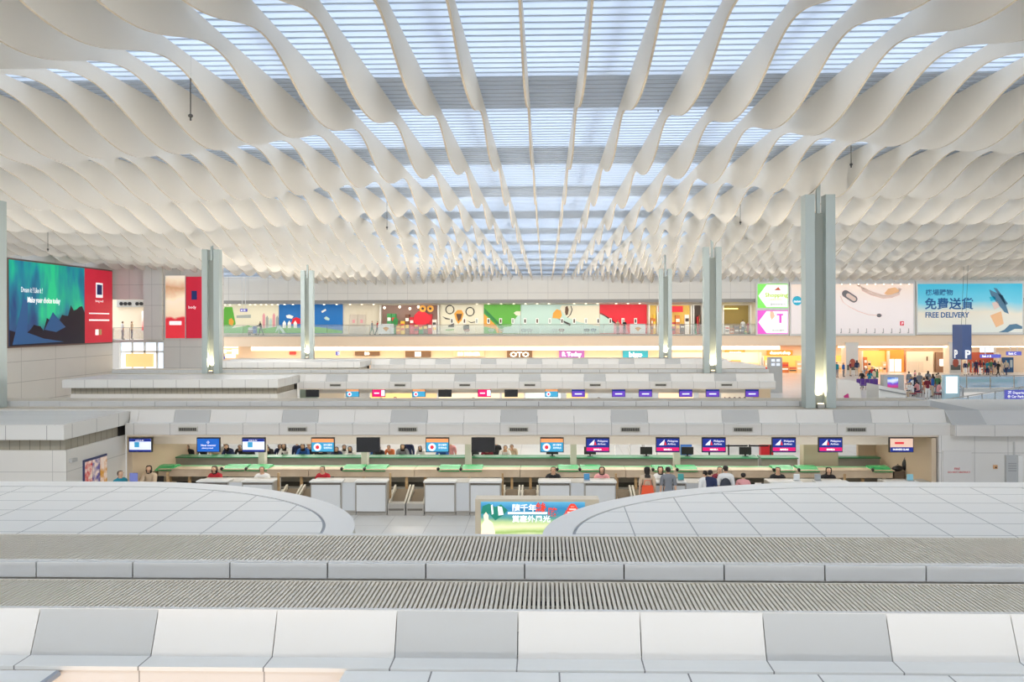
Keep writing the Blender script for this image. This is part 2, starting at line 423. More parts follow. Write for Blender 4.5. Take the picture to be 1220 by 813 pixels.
def railing(name, x0, x1, Y, z, label, post=2.4, h=1.1, glass=GLASS):
    t = thing(name, ((x0 + x1) / 2, Y, z), label, 'railing')
    MB().tube([(x0, Y, z + h), (x1, Y, z + h)], .03, STEEL, 6).build('handrail', t)
    g = MB(); n = max(1, round((x1 - x0) / post)); w = (x1 - x0) / n
    for i in range(n + 1):
        MB().box(x0 + i * w - .02, x0 + i * w + .02, Y - .02, Y + .02, z, z + h - .02, STEEL).build('post', t)
    for i in range(n): g.box(x0 + i * w + .05, x0 + (i + 1) * w - .05, Y - .006, Y + .006, z + .08, z + h - .1, glass)
    tag(g.build('glass', t), 'clear glass infill panes')
    return t
railing('balcony_railing', XL + .1, p1.x - .25, Yc, o1.z, 'glass balcony railing of the corridor right of the aurora billboard', 1.6)
railing('balcony_railing', P(264, 399, YF).x, P(900, 399, YF).x, YF + .15, ZM, 'long glass railing along the mezzanine in front of the murals', 2.6, 1.2)
# green and magenta arrow light boxes
LB = YF - .3
t = thing('light_box', (P(926, 400, LB).x, LB, P(926, 400, LB).z), 'stacked backlit panels, a green arrow above a magenta arrow', 'light box')
a, c = P(900.5, 336, LB), P(940, 399.5, LB)
MB().box(a.x, c.x, LB, LB + .28, c.z, a.z, WHITE).build('housing', t)
LBW = mat('lit_white', (250, 252, 250), .4, emis=.5)
for (y0, y1, col, nm) in ((338.5, 367, (120, 214, 90), 'green_panel'), (370, 398, (214, 84, 190), 'magenta_panel')):
    m = mat(nm, col, .4, emis=.55)
    a, c = P(902.5, y0, LB), P(938.5, y1, LB)
    q = MB().box(a.x, c.x, LB - .05, LB, c.z, a.z, m).build(nm, t)
    ym = (y0 + y1) / 2
    pts = [P(903.3, ym, LB), P(913, y0 + 1, LB), P(938, y0 + 1, LB), P(938, y1 - 1, LB), P(913, y1 - 1, LB)]
    MB().prism([(v.x, LB - .07, v.z) for v in pts], (0, .03, 0), LBW).build('arrow_face', q)
    if nm == 'green_panel':
        g2 = mat('lime_ink', (176, 204, 60), .4, emis=.4)
        text_px('lettering', 'Shopping', 911, 354, 5, LB, g2, q, 1.05, bold=.02, dy=.09)
        text_px('small_lettering', 'GARDEN', 914, 358.5, 2.6, LB, g2, q, 1.2, dy=.09)
        pts = [P(922, 346, LB), P(927, 342, LB), P(930, 346, LB)]
        MB().prism([(v.x, LB - .09, v.z) for v in pts], (0, .02, 0), mat('roof_red', (190, 90, 60), .4, emis=.3)).build('emblem', q)
        text_px('small_lettering', '購物美食廣場', 917, 364, 2.2, LB, mat('grey_ink', (170, 170, 165), .5), q, dy=.09)
    else:
        mm = mat('magenta_panel', col)
        b = MB()
        for (u0, v0, u1, v1) in ((925, 374, 933, 376), (928, 376, 931, 385)):
            s0, s1 = P(u0, v0, LB), P(u1, v1, LB); b.box(s0.x, s1.x, LB - .09, LB - .07, s1.z, s0.z, mm)
        b.build('ribbon_emblem', q)
        pts = [P(917, 371, LB), P(921, 371, LB), P(923, 377, LB), P(919, 382, LB), P(917, 377, LB)]
        MB().prism([(v.x, LB - .09, v.z) for v in pts], (0, .02, 0), mat('peach_ink', (240, 200, 170), .4, emis=.3)).build('emblem', q)
        text_px('small_lettering', '禮品及購物', 919, 395, 2.2, LB, mat('grey_ink', (170, 170, 165), .5), q, dy=.09)
# pale billboard with necklace-like spoon drawing
t = thing('billboard', (P(1015, 399, LB).x, LB, P(1015, 399, LB).z), 'wide cream white billboard showing a lifted shoe-shaped tray and a small pendant', 'billboard')
a, c = P(941, 336.5, LB), P(1090.5, 400, LB)
MB().box(a.x, c.x, LB, LB + .28, c.z, a.z, WHITE).build('housing', t)
a, c = P(942.5, 339, LB), P(1088, 397.5, LB)
q = MB().box(a.x, c.x, LB - .05, LB, c.z, a.z, ramp_mat('cream_print', [(0, (228, 220, 218)), (.6, (236, 224, 220)), (1, (242, 220, 204))], 'Z', c.z, a.z, 0, 0, .3)).build('picture', t)
TEAL = mat('teal_print', (30, 160, 186), .4, emis=.4)
v = P(949.5, 358.5, LB); MB().disc((v.x, LB - .08, v.z), .55, .03, TEAL, 20).build('round_badge', q)
text_px('small_lettering', 'new', 945.3, 360.5, 3.2, LB, INK, q, 1.1, dy=.1, bold=.01)
GREYI = mat('grey_drawing', (120, 116, 118), .5, emis=.1); PEACH = mat('peach_drawing', (226, 178, 132), .5, emis=.3); ROSE = mat('rose_drawing', (214, 190, 178), .5, emis=.3)
def pxtube(b, pts, r, m, Y, dy=.08):
    return b.tube([(P(u, v, Y).x, Y - dy, P(u, v, Y).z) for u, v in pts], r, m, 6)
def pill(u0, v0, u1, v1, r):
    a_ = math.atan2(v1 - v0, u1 - u0); o_ = [(u1 + r * math.cos(a_ + t_), v1 + r * math.sin(a_ + t_)) for t_ in [k * PI / 8 - PI / 2 for k in range(9)]]
    return o_ + [(u0 - r * math.cos(a_ + t_), v0 - r * math.sin(a_ + t_)) for t_ in [k * PI / 8 - PI / 2 for k in range(9)]]
for nm, pp, m_, dy_ in (('pill_shape', pill(1007, 350, 1017, 356.5, 4.2), GREYI, .08), ('pill_label', pill(1010, 352, 1017, 356.6, 2.4), ROSE, .1)):
    b = MB(); b.prism([(P(u, v, LB).x, LB - dy_, P(u, v, LB).z) for u, v in pp], (0, .03, 0), m_); b.build(nm, q)
b = MB(); pxtube(b, [(1022, 339), (1028, 345), (1038, 350), (1052, 354), (1062, 353), (1070, 350), (1072, 344)], .24, ROSE, LB, 0); b.build('curved_tray', q, True)
b = MB(); b.prism([(P(u, v, LB).x, LB - .1, P(u, v, LB).z) for u, v in ((1053, 350), (1058, 344), (1066, 342.5), (1071, 346), (1068, 351), (1060, 352.5))], (0, .04, 0), PEACH); b.build('food_shape', q)
b = MB(); pxtube(b, [(1001, 353), (1004, 360), (1012, 366), (1022, 371), (1034, 375), (1045, 376)], .035, ROSE, LB); v = P(1047, 376, LB); b.ball((v.x, LB - .08, v.z), (.3, .05, .22), GREYI); b.build('pendant', q)
v0, v1 = P(1072, 383, LB), P(1076.5, 388, LB)
q2 = MB().box(v0.x, v1.x, LB - .08, LB - .05, v1.z, v0.z, mat('red_print', (206, 32, 58))).build('red_mark', q)
text_px('small_lettering', 'P', 1073.3, 387.3, 3.4, LB, INK, q2, dy=.1)
for i in range(9):
    v = P(1001 + i * 10, 396, LB); MB().box(v.x - .04, v.x + .04, LB - .35, LB - .3, v.z - .1, v.z + .45, GREYP).box(v.x - .02, v.x + .02, LB - .3, LB, v.z - .1, v.z, GREYP).build('foot_lamp', t)
for i in range(9):
    v = P(1001 + i * 10, 338.5, LB); MB().box(v.x - .1, v.x + .1, LB - .5, LB, v.z, v.z + .06, WHITE).ball((v.x, LB - .45, v.z - .05), .06, SPOT, 6, 4).build('top_lamp', t)
# blue billboard
t = thing('billboard', (P(1155, 399, LB).x, LB, P(1155, 399, LB).z), 'wide blue to sand billboard advertising delivery with parcels and a drone', 'billboard')
a, c = P(1091.5, 336, LB), P(1219, 398.5, LB)
MB().box(a.x, c.x, LB - .05, LB + .28, c.z, a.z, WHITE).build('housing', t)
a, c = P(1093, 338.5, LB), P(1217.5, 396, LB)
q = MB().box(a.x, c.x, LB - .1, LB - .05, c.z, a.z, ramp_mat('sky_print', [(0, (214, 216, 206)), (.4, (222, 214, 196)), (.62, (110, 196, 216)), (1, (60, 184, 214))], 'Z', c.z, a.z, .25, .25, .3)).build('picture', t)
NAVY = mat('navy_ink', (24, 92, 150), .4, emis=.1)
text_px('lettering', '機場購物', 1102, 351.5, 5.5, LB, NAVY, q, 1.05, bold=.01, dy=.12)
text_px('lettering', '免費送貨', 1101, 367.5, 10.2, LB, NAVY, q, 1.0, bold=.03, dy=.12)
text_px('lettering', 'FREE DELIVERY', 1101.5, 378.5, 6.4, LB, NAVY, q, .86, bold=.02, dy=.12)
SLATE = mat('slate_print', (84, 124, 150), .5, emis=.15)
for pts, m, nm in (([(1178, 345), (1184, 348), (1194, 352), (1201, 374), (1196, 372), (1188, 362), (1180, 352)], SLATE, 'drone_shape'), ([(1183, 343), (1187, 344), (1200, 362), (1197, 364)], SLATE, 'drone_arm'), ([(1178, 354), (1184, 353), (1186, 357), (1180, 359)], mat('teal_print', (30, 160, 186)), 'parcel_shape'),
                   ([(1181, 361), (1188, 359), (1190, 366), (1184, 369)], ROSE, 'parcel_shape'), ([(1179, 376), (1192, 371), (1195, 386), (1186, 390)], PEACH, 'parcel_shape'),
                   ([(1189, 396), (1196, 393), (1202, 387), (1210, 386), (1217, 389), (1217, 392), (1208, 392), (1200, 396)], SLATE, 'hand_shape')):
    MB().prism([(P(u, v, LB).x, LB - .13, P(u, v, LB).z) for u, v in pts], (0, .03, 0), m).build(nm, q)
#@@MURALS
# ---------------------------------------------------------------- murals and shops on the mezzanine
YM = YF + 4.15
def ppoly(b, pts, m, Y, dy, t=.02):
    return b.prism([(P(u, v, Y).x, Y - dy, P(u, v, Y).z) for u, v in pts], (0, t, 0), m)
def prect(b, u0, v0, u1, v1, m, Y, dy, t=.02): return ppoly(b, [(u0, v0), (u1, v0), (u1, v1), (u0, v1)], m, Y, dy, t)
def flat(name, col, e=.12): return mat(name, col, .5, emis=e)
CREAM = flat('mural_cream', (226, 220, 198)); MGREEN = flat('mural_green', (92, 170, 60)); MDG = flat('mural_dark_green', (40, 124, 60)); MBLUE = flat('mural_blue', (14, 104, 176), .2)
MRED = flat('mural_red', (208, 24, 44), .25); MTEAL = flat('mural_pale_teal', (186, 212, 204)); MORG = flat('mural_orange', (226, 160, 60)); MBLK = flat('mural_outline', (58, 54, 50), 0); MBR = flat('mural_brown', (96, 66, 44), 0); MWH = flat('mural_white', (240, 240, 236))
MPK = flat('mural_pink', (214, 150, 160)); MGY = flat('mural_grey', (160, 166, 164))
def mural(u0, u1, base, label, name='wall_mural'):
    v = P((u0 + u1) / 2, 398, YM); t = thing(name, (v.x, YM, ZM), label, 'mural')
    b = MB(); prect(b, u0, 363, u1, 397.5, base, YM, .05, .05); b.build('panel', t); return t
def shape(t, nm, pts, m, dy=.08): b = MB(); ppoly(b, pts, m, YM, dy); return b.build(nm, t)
t = mural(264, 332, CREAM, 'cream wall mural with a green tail shape, pale towers and green hills')
shape(t, 'tail_shape', [(264, 376), (268, 366), (277, 366), (281, 386), (272, 396), (264, 396)], MGREEN)
shape(t, 'spot_shape', [(273, 381), (276, 379), (279, 383), (277, 389), (273, 386)], MORG, .1)
shape(t, 'hill_shape', [(264, 397), (272, 392), (296, 388), (312, 392), (332, 389), (332, 397)], MGREEN, .1)
for i, u in enumerate((313, 317, 321, 325, 329)):
    shape(t, 'tower_shape', [(u, 391), (u, 376 + (i % 3) * 3), (u + 1.5, 373 + (i % 3) * 3), (u + 3, 376 + (i % 3) * 3), (u + 3, 391)], (MPK, MGY, MTEAL)[i % 3], .09)
shape(t, 'cloud_shape', [(282, 376), (299, 375), (299, 379), (282, 379)], MGY)
t = mural(332.5, 408.5, MBLUE, 'deep blue wall mural with planets, a red cap shape and green hills')
shape(t, 'hill_shape', [(333, 397), (333, 390), (345, 388), (356, 391), (372, 389), (388, 391), (400, 393), (408, 394), (408, 397)], MGREEN, .1)
shape(t, 'path_shape', [(328, 397), (331, 388), (334, 388), (341, 397), (337, 397), (333, 391)], MTEAL, .12)
shape(t, 'cap_shape', [(347, 386), (349, 380), (353, 378), (358, 380), (358, 386)], MRED, .1)
shape(t, 'saucer_shape', [(341, 376), (345, 375), (350, 377), (348, 380), (342, 379)], MWH, .1)
shape(t, 'planet_shape', [(386, 379), (389, 377), (393, 380), (392, 382), (388, 381)], MTEAL, .1)
shape(t, 'rocket_shape', [(383, 371), (388, 368), (389, 370), (384, 373)], MWH, .1)
for u in (337, 343, 350): shape(t, 'tree_shape', [(u, 391), (u, 385), (u + 2, 382), (u + 4, 385), (u + 4, 391)], MWH, .11)
# doors
v = P(426, 398, YM); t = thing('wall_door', (v.x, YM, ZM), 'pair of pale double doors in the cream wall right of the blue mural', 'door')
for u0 in (417, 426.5):
    b = MB(); prect(b, u0, 375, u0 + 9, 398, mat('door_paint', (206, 196, 184), .5), YM, .08, .05); l = b.build('door_leaf', t)
    b = MB(); prect(b, u0 + 3, 381, u0 + 6, 385, MPK, YM, .1); b.build('notice', l)
# toy-like shop front
def shopfront(u0, u1, v0, v1, Y, label, back, seed, n=10, cols=None, base=1.0, depth=2.5):
    rnd = random.Random(seed); a, c = P(u0, v0, Y), P(u1, v1, Y)
    t = thing('shop', ((a.x + c.x) / 2, Y, c.z), label, 'shop')
    b = MB().box(a.x, c.x, Y - .02, Y + .1, c.z, a.z, back)
    b.build('back_wall', t)
    for x in (a.x, c.x - .15): MB().box(x, x + .15, Y - .9, Y, c.z, a.z, WHITE).build('side_pier', t)
    x = a.x + .3
    for i in range(n):
        w = (c.x - a.x - .6) / n; hh = rnd.uniform(.25, .75) * (a.z - c.z) * base
        col = rnd.choice(cols or [(190, 40, 50), (230, 190, 60), (240, 230, 220), (60, 140, 80), (110, 70, 50), (200, 120, 60)])
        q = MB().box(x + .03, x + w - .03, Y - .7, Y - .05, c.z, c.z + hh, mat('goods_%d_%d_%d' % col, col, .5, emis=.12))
        s = q.build('display_unit', t)
        for kk in range(2):
            col2 = rnd.choice([(240, 236, 226), (200, 60, 60), (70, 60, 54), (240, 200, 90)])
            zz = c.z + hh * (.3 + .35 * kk)
            MB().box(x + .08, x + w - .08, Y - .74, Y - .7, zz, zz + hh * .16, mat('goods_%d_%d_%d' % col2, col2, .5, emis=.12)).build('shelf_goods', s)
        x += w
    return t
BRT = mat('shop_glow', (250, 226, 180), .5, emis=.35)
t = shopfront(454, 524, 364, 398, YM, 'crowded toy shop front with a big red balloon shape and bright lamps', mat('shop_dark', (150, 120, 110), .5, emis=.1), 3, 12)
shape(t, 'balloon_shape', [(494, 384), (495, 376), (500, 371), (508, 372), (515, 378), (512, 385), (502, 390)], MRED, .9)
shape(t, 'figure_shape', [(470, 389), (470, 381), (473, 378), (476, 381), (475, 388)], MDG, .9)
for u in (505, 514): v = P(u, 368, YM); MB().disc((v.x, YM - .95, v.z), .42, .05, MORG, 14).disc((v.x, YM - .98, v.z), .16, .04, MBLK, 10).build('round_face', t)
for u, v_ in ((490, 368), (460, 367), (478, 366), (500, 366)): v = P(u, v_, YM); MB().ball((v.x, YM - 1, v.z), .16, SPOT, 8, 5).build('ceiling_lamp', t)
t = mural(525.5, 576, CREAM, 'cream food mural with cup rings and a brown ice cream cone')
def ring(t, u, v_, r, m=MBLK):
    c = P(u, v_, YM); pts = [(c.x + r * math.cos(k * PI / 8), YM - .08, c.z + r * math.sin(k * PI / 8)) for k in range(17)]
    MB().tube(pts, .07, m, 5).build('ring_outline', t)
ring(t, 536, 369, .52); ring(t, 560, 371.5, .52)
shape(t, 'cone_shape', [(541, 374), (545, 369.5), (550, 369.5), (552.5, 374), (550, 382), (546, 386), (543, 381)], MORG, .07)
shape(t, 'cone_filling', [(543.5, 374), (550.5, 374), (549, 380), (546, 383.5)], MBR, .1)
shape(t, 'leaf_shape', [(531, 393), (541, 392), (541, 393.5), (531, 394)], MGREEN)
for pts in ([(527, 377), (532, 379), (536, 380), (536, 381), (531, 380.4)], [(556, 382), (561, 384), (567, 383), (567, 384), (561, 385)], [(534, 388), (541, 385), (541, 390), (534, 390)], [(552, 388), (559, 387), (559, 392), (552, 393)]):
    shape(t, 'outline_shape', pts, MBLK, .09)
t = mural(576.5, 620, MGREEN, 'bright green wedge mural with an orange stripe at its left')
shape(t, 'orange_shape', [(576.5, 374), (585, 382), (599, 396), (592, 397), (590, 392), (576.5, 389)], MORG)
shape(t, 'dark_stripe', [(577, 367), (600, 390), (597, 391), (577, 373)], MDG, .1)
shape(t, 'pale_area', [(607, 397), (600, 390), (609, 389), (613, 381), (620, 372), (620, 397)], MTEAL, .09)
shape(t, 'pale_area', [(599, 397), (599, 391), (607, 391), (607, 397)], MTEAL, .085)
shape(t, 'flower_shape', [(612, 373), (615, 371), (620, 371), (620, 376), (615, 376)], CREAM, .12)
t = mural(620.5, 714, MTEAL, 'pale green mural with an orange fruit shape and a brown eye shape')
shape(t, 'fruit_shape', [(658, 379), (659, 373), (663, 368.5), (668, 370), (669.5, 376), (667, 380)], MORG)
shape(t, 'cream_area', [(669, 364), (714, 364), (714, 389), (690, 384), (675, 378), (667, 368)], CREAM, .07)
shape(t, 'eye_shape', [(673, 372), (673.5, 366), (676, 364.5), (677.5, 369), (676.5, 375), (674, 376)], MBR, .1)
c = P(679, 369, YM)
MB().tube([(P(u, v_, YM).x, YM - .1, P(u, v_, YM).z) for u, v_ in ((680, 364.5), (681.5, 369), (679.5, 375), (676, 378.5))], .06, MBLK, 5).build('outline_shape', t)
shape(t, 'outline_shape', [(664, 379.5), (670, 381.5), (680, 386), (679, 388.5), (672, 384.5)], MBLK, .1)
t = mural(714.5, 770.5, MRED, 'big red wedge mural above a pale corner, right end of the food murals')
shape(t, 'pale_corner', [(714.5, 374), (726, 380), (740, 391), (742, 397), (714.5, 397)], MTEAL)
shape(t, 'outline_shape', [(714.5, 373), (716, 373), (728, 380), (739, 390), (737, 390), (726, 381)], MBLK, .1)
shape(t, 'cream_area', [(731, 385), (745, 389), (749, 397), (731, 397)], MPK, .11)
# row of small framed pictures on the murals
names = ['cone ring mural', 'cone ring mural', 'cone ring mural', 'green wedge mural', 'green wedge mural', 'green wedge mural', 'pale green mural', 'pale green mural', 'pale green mural', 'pale green mural', 'pale green mural', 'pale green mural', 'pale green mural', 'red mural', 'red mural', 'red mural']
for i, u in enumerate((538.5, 553.5, 568, 582, 596.5, 611, 625.5, 640, 655, 669.5, 684, 698, 712.5, 727, 742, 757)):
    v = P(u, 387, YM); t = thing('picture_frame', (v.x, YM - .1, P(u, 386, YM).z), 'small white framed picture, %s from the left in the row across the %s' % (ordw(i + 1), names[i]), 'picture', 'small framed pictures on the murals')
    b = MB(); prect(b, u - 1.7, 379.3, u + 1.7, 385.8, MWH, YM, .18, .06); b.build('frame', t)
    b = MB(); prect(b, u - .9, 380.4, u + .9, 384.7, (MBLK, MBR, MGY)[i % 3], YM, .2); b.build('picture', t)
# white planter screens with a leaf logo by the rail
for u0, u1, w in ((450.5, 469, 'in front of the toy shop'), (750.5, 769, 'in front of the red mural')):
    Y = YF + .45; v = P((u0 + u1) / 2, 398, Y); t = thing('banner_screen', (v.x, Y, ZM), 'white low screen with a small leaf emblem %s' % w, 'screen')
    b = MB(); prect(b, u0, 386, u1, 398, MWH, Y, .05, .05); b.build('panel', t)
    b = MB(); b.prism([(P(u, q, Y).x, Y - .07, P(u, q, Y).z) for u, q in ((456 + u0 - 450.5, 391), (460 + u0 - 450.5, 389.5), (464 + u0 - 450.5, 391), (460 + u0 - 450.5, 395))], (0, .02, 0), MORG); b.build('emblem', t)
    for u in (u0 + 1, u1 - 1): v = P(u, 398, Y); MB().box(v.x - .05, v.x + .05, Y - .1, Y + .2, ZM, ZM + .05, STEEL).build('foot', t)
for i, (u, c_) in enumerate(((580, 0), (625, 1), (652, 2), (689, 3), (464.0, 4))):
    pass
# bistro chairs seen through the glass rail
def round_seat(u, col, lab):
    Y = YF + 1.6; v = P(u, 397, Y); t = thing('tub_chair', (v.x, Y, ZM), lab, 'chair', 'round chairs behind the mezzanine rail')
    m = mat('seat_%d_%d_%d' % col, col, .5)
    pts = [(v.x + .28 * math.cos(a * PI / 8), Y + .28 * math.sin(a * PI / 8)) for a in range(16)]
    MB().prism([(x, y, ZM + .38) for x, y in pts], (0, 0, .1), m).build('seat', t)
    MB().tube([(v.x + .3 * math.cos(a * PI / 8), Y + .3 * math.sin(a * PI / 8), ZM + .55 + .08 * math.sin(a * PI / 8)) for a in range(0, 9)], .07, m, 6).build('backrest', t)
    for a in (1, 3, 5, 7): MB().tube([(v.x + .2 * math.cos(a * PI / 4), Y + .2 * math.sin(a * PI / 4), ZM + .38), (v.x + .26 * math.cos(a * PI / 4), Y + .26 * math.sin(a * PI / 4), ZM)], .018, STEEL, 5).build('leg', t)
for u, col, w in ((556, (150, 40, 50), 'dark red round chair below the cone mural'), (585, (190, 200, 200), 'pale round chair left under the green mural'), (597, (200, 196, 190), 'pale round chair right under the green mural'), (624, (150, 160, 168), 'grey patterned round chair left under the pale mural'), (631, (170, 176, 180), 'grey patterned round chair right beside its twin'),
                  (661, (180, 196, 200), 'light round chair under the orange fruit shape'), (669, (120, 60, 60), 'brown red round chair under the eye shape'), (699, (60, 60, 64), 'black round chair, left of the dark pair'), (707, (40, 70, 120), 'navy round chair, right of the dark pair')):
    round_seat(u, col, w)
# downlights washing the murals
i = 0
for u in (268, 274, 285, 298, 304, 311, 317, 324, 331, 339, 349, 386, 401, 417, 431, 445, 568, 582, 597, 612, 626, 640, 654, 684, 698, 712, 734, 748, 762):
    v = P(u, 364, YM - .6)
    o = MB().disc((0, 0, 0), .09, .1, SPOT, 8)
    o = MB().prism([(v.x + .12 * math.cos(k * PI / 4), YM - .6 + .12 * math.sin(k * PI / 4), EZ + 2.28) for k in range(8)], (0, 0, .07), SPOT).build('downlight')
    i += 1
    tag(o, 'small round downlight over the mezzanine murals, %s from the left' % ordw(i), 'light', 'downlights over the murals')
# right-hand food shops on the mezzanine
shopfront(771.5, 783, 364, 398, YM, 'narrow yellow shop front with a dark vertical sign left of the thin column', mat('yellow_wall', (226, 190, 90), .5, emis=.25), 5, 2)
t = shopfront(784, 823, 364, 398, YM, 'yellow snack shop front with a red sign board behind the thin column', mat('yellow_wall', (226, 190, 90), .5), 6, 6)
shape(t, 'sign_board', [(783, 365), (812, 365), (812, 372), (783, 372)], MRED, .9)
t = shopfront(824, 836, 364, 398, YM, 'dark shop gap just left of the middle column', mat('dark_shop', (86, 70, 60), .5, emis=.1), 8, 3)
t = shopfront(859, 893, 364, 398, YM, 'dim cafe front with yellow lamps between the tall columns and the arrow boxes', mat('olive_wall', (140, 120, 60), .5, emis=.12), 9, 5, base=.6)
for u in (864, 870, 876): v = P(u, 368, YM - .8); MB().tube([(v.x - .3, YM - .8, v.z), (v.x + .3, YM - .8, v.z)], .06, mat('yellow_lamp', (255, 230, 120), .5, emis=3), 6).build('lamp', t)
# hanging small signs on poles
def hang_sign(u0, u1, v0, v1, Y, label, ztop, col=(90, 84, 170), txt='', poles=2, body=None):
    a, c = P(u0, v0, Y), P(u1, v1, Y); t = thing('hanging_sign', ((a.x + c.x) / 2, Y, c.z), label, 'sign')
    MB().box(a.x, c.x, Y, Y + .2, c.z, a.z, body or mat('sign_%d_%d_%d' % col, col, .4, emis=.35)).build('sign_body', t)
    for i in range(poles):
        x = a.x + (c.x - a.x) * ((i + .5) / poles if poles > 1 else .5)
        MB().tube([(x, Y + .1, a.z), (x, Y + .1, ztop)], .035, WHITE, 6).build('hanger', t)
    if txt: text('lettering', txt, (a.z - c.z) * .8, INK, t, (a.x + .1, Y - .02, c.z + (a.z - c.z) * .22), bold=.01)
    return t
hang_sign(286, 294, 368, 371.5, 84, 'small purple sign on two white poles in front of the cream mural', ZT - .3, txt='←15')
hang_sign(400, 404, 419, 423.5, 86, 'small blue white sign on poles left of the shop signs', ZM - 1.2, (70, 90, 200), '✈')
#@@LOWER
# ---------------------------------------------------------------- lower level shop signs on the far wall
YS = YF + 3.0
def shop_sign(u0, u1, v0, v1, m, label, txt='', tm=INK, h=.6, sx=1):
    a, c = P(u0, v0, YS), P(u1, v1, YS); t = thing('shop_sign', ((a.x + c.x) / 2, YS, c.z), label, 'sign')
    MB().box(a.x, c.x, YS - .12, YS + .2, c.z, a.z, m).build('board', t)
    if txt:
        s = (a.z - c.z) * h / .72
        text('lettering', txt, s, tm, t, ((a.x + c.x) / 2, YS - .15, c.z + (a.z - c.z) * (1 - h) / 2), sx=sx, align='CENTER', bold=.02)
    return t
BRN = mat('brown_sign', (112, 88, 66), .5, emis=.1); LITI = mat('lit_letters', (255, 255, 240), .4, emis=1.6)
shop_sign(423, 452, 419, 423.5, BRN, 'long brown shop sign board, leftmost of the far lower row', 'EO', LITI, .7)
shop_sign(483, 513, 418.5, 425.5, BRN, 'brown board with four pale stripes in the far lower row', 'IIII', LITI, .8)
shop_sign(540, 577, 418.5, 425, mat('peach_sign', (224, 190, 160), .5, emis=.2), 'pale sign with a white double ring word and a red tab', 'EO PREMIER', LITI, .6, .9)
shop_sign(604, 634, 418, 426.5, BRN, 'brown shop sign with bright rounded three letter word', 'OTO', LITI, .66, 1.3)
shop_sign(666, 696, 418, 426, mat('purple_sign', (150, 90, 170), .5, emis=.35), 'purple lit shop sign in the far lower row', 'R Today', LITI, .6)
shop_sign(742, 772, 418, 426.5, mat('teal_sign', (38, 150, 176), .5, emis=.35), 'teal lit shop sign with a four letter word', 'bigo', LITI, .66, 1.2)
shop_sign(864, 887, 417, 422.5, mat('orange_sign', (236, 128, 50), .5, emis=.6), 'orange lit shop sign left of the thick right column', 'sweets', LITI, .6, 1.1)
shop_sign(914, 944, 417.5, 423, mat('orange_sign', (236, 128, 50), .5), 'orange lit shop sign immediately left of the thick column', 'dessert shop', LITI, .6, 1.0)
shop_sign(345, 352, 419, 422.5, mat('red_sign', (206, 60, 60), .5, emis=.3), 'small red tab sign left of the second left column', '')
a, c = P(262, 412, YS), P(286, 427, YS)
t = thing('menu_board', (a.x, YS, c.z), 'cluster of small lit menu boards right of the left column', 'menu board')
for (u0, v0, u1, v1) in ((263, 412, 284, 415), (263, 416.5, 270, 421), (277, 416, 284, 422), (270, 417, 276, 419), (263, 425, 268, 428), (269, 422, 281, 426.5)):
    b = MB(); prect(b, u0, v0, u1, v1, mat('lit_board', (255, 236, 206), .4, emis=1.1) if v0 != 425 else mat('sign_blue', (60, 70, 190), .4, emis=.3), YS, .15, .1); b.build('board', t)
# bright lower shops behind the right columns
AMB = mat('amber_wall', (240, 170, 90), .5, emis=.75)
def lower_shop(u0, u1, v0, label, m, n, seed, cols=None):
    return shopfront(u0, u1, v0, 444, YF + 2.6, label, m, seed, n, cols)
ORCOL = [(240, 180, 110), (250, 220, 180), (210, 120, 60), (246, 200, 150), (255, 240, 220)]
lower_shop(795, 905, 420, 'amber lit shop behind the last island roof, between columns', mat('cream_glow', (250, 222, 186), .5, emis=.45), 10, 21, ORCOL)
lower_shop(906, 1007, 424, 'amber lit shop front partly behind the thick right column', AMB, 10, 22, ORCOL)
t = lower_shop(1023, 1056, 418, 'bright orange shop with shelves right of the thick column', AMB, 6, 23, ORCOL)
def wpanel(nm, u0, v0, u1, v1, Y, m, label, cat, t_=.2, parts=()):
    a, c = P(u0, v0, Y), P(u1, v1, Y); t = thing(nm, ((a.x + c.x) / 2, Y, c.z), label, cat)
    MB().box(a.x, c.x, Y, Y + t_, c.z, a.z, m).build('panel', t)
    for pn, q0, r0, q1, r1, pm, dy in parts:
        b = MB(); prect(b, q0, r0, q1, r1, pm, Y, dy, .03); b.build(pn, t)
    return t
YG = YF + 2.2
ORS = mat('orange_sign', (236, 128, 50), .5)
wpanel('shop', 1056, 417, 1077, 444, YG, ORS, 'orange framed booth with two bright white windows', 'shop', .4, (('window_pane', 1057, 428, 1065, 443, LBW, .05), ('window_pane', 1066, 428, 1073.5, 443, LBW, .05)))
shop_sign(1048, 1071.5, 417, 422.5, mat('orange_sign', (236, 128, 50), .5), 'orange lit sign above the booth right of the thick column', 'tea-time', LITI, .6)
for u0, u1, w in ((1007, 1022, 'right beside the thick tall column'), (1130, 1144, 'behind the tall blue parking sign')):
    a, c = P(u0, 415, YF), P(u1, 445, YF)
    t = thing('square_pillar', ((a.x + c.x) / 2, YF, 0), 'white square pillar %s' % w, 'pillar')
    MB().box(a.x, c.x, YF - .2, YF + 1.2, 0, ZM - 1.0, mat('pillar_white', (222, 218, 210), .4)).build('shaft', t)
    q = P(u0 + 1.5, 435, YF); r_ = P(u1 - 1.5, 449, YF)
    f_ = MB().box(q.x, r_.x, YF - .3, YF - .2, .45, q.z, mat('poster_dark', (92, 96, 92), .5)).build('poster_panel', t)
    MB().ball((P((u0 + u1) / 2, 441, YF).x, YF - .3, 1.3), (.35, .03, .5), mat('poster_rust', (170, 84, 64), .5)).build('poster_figure', f_)
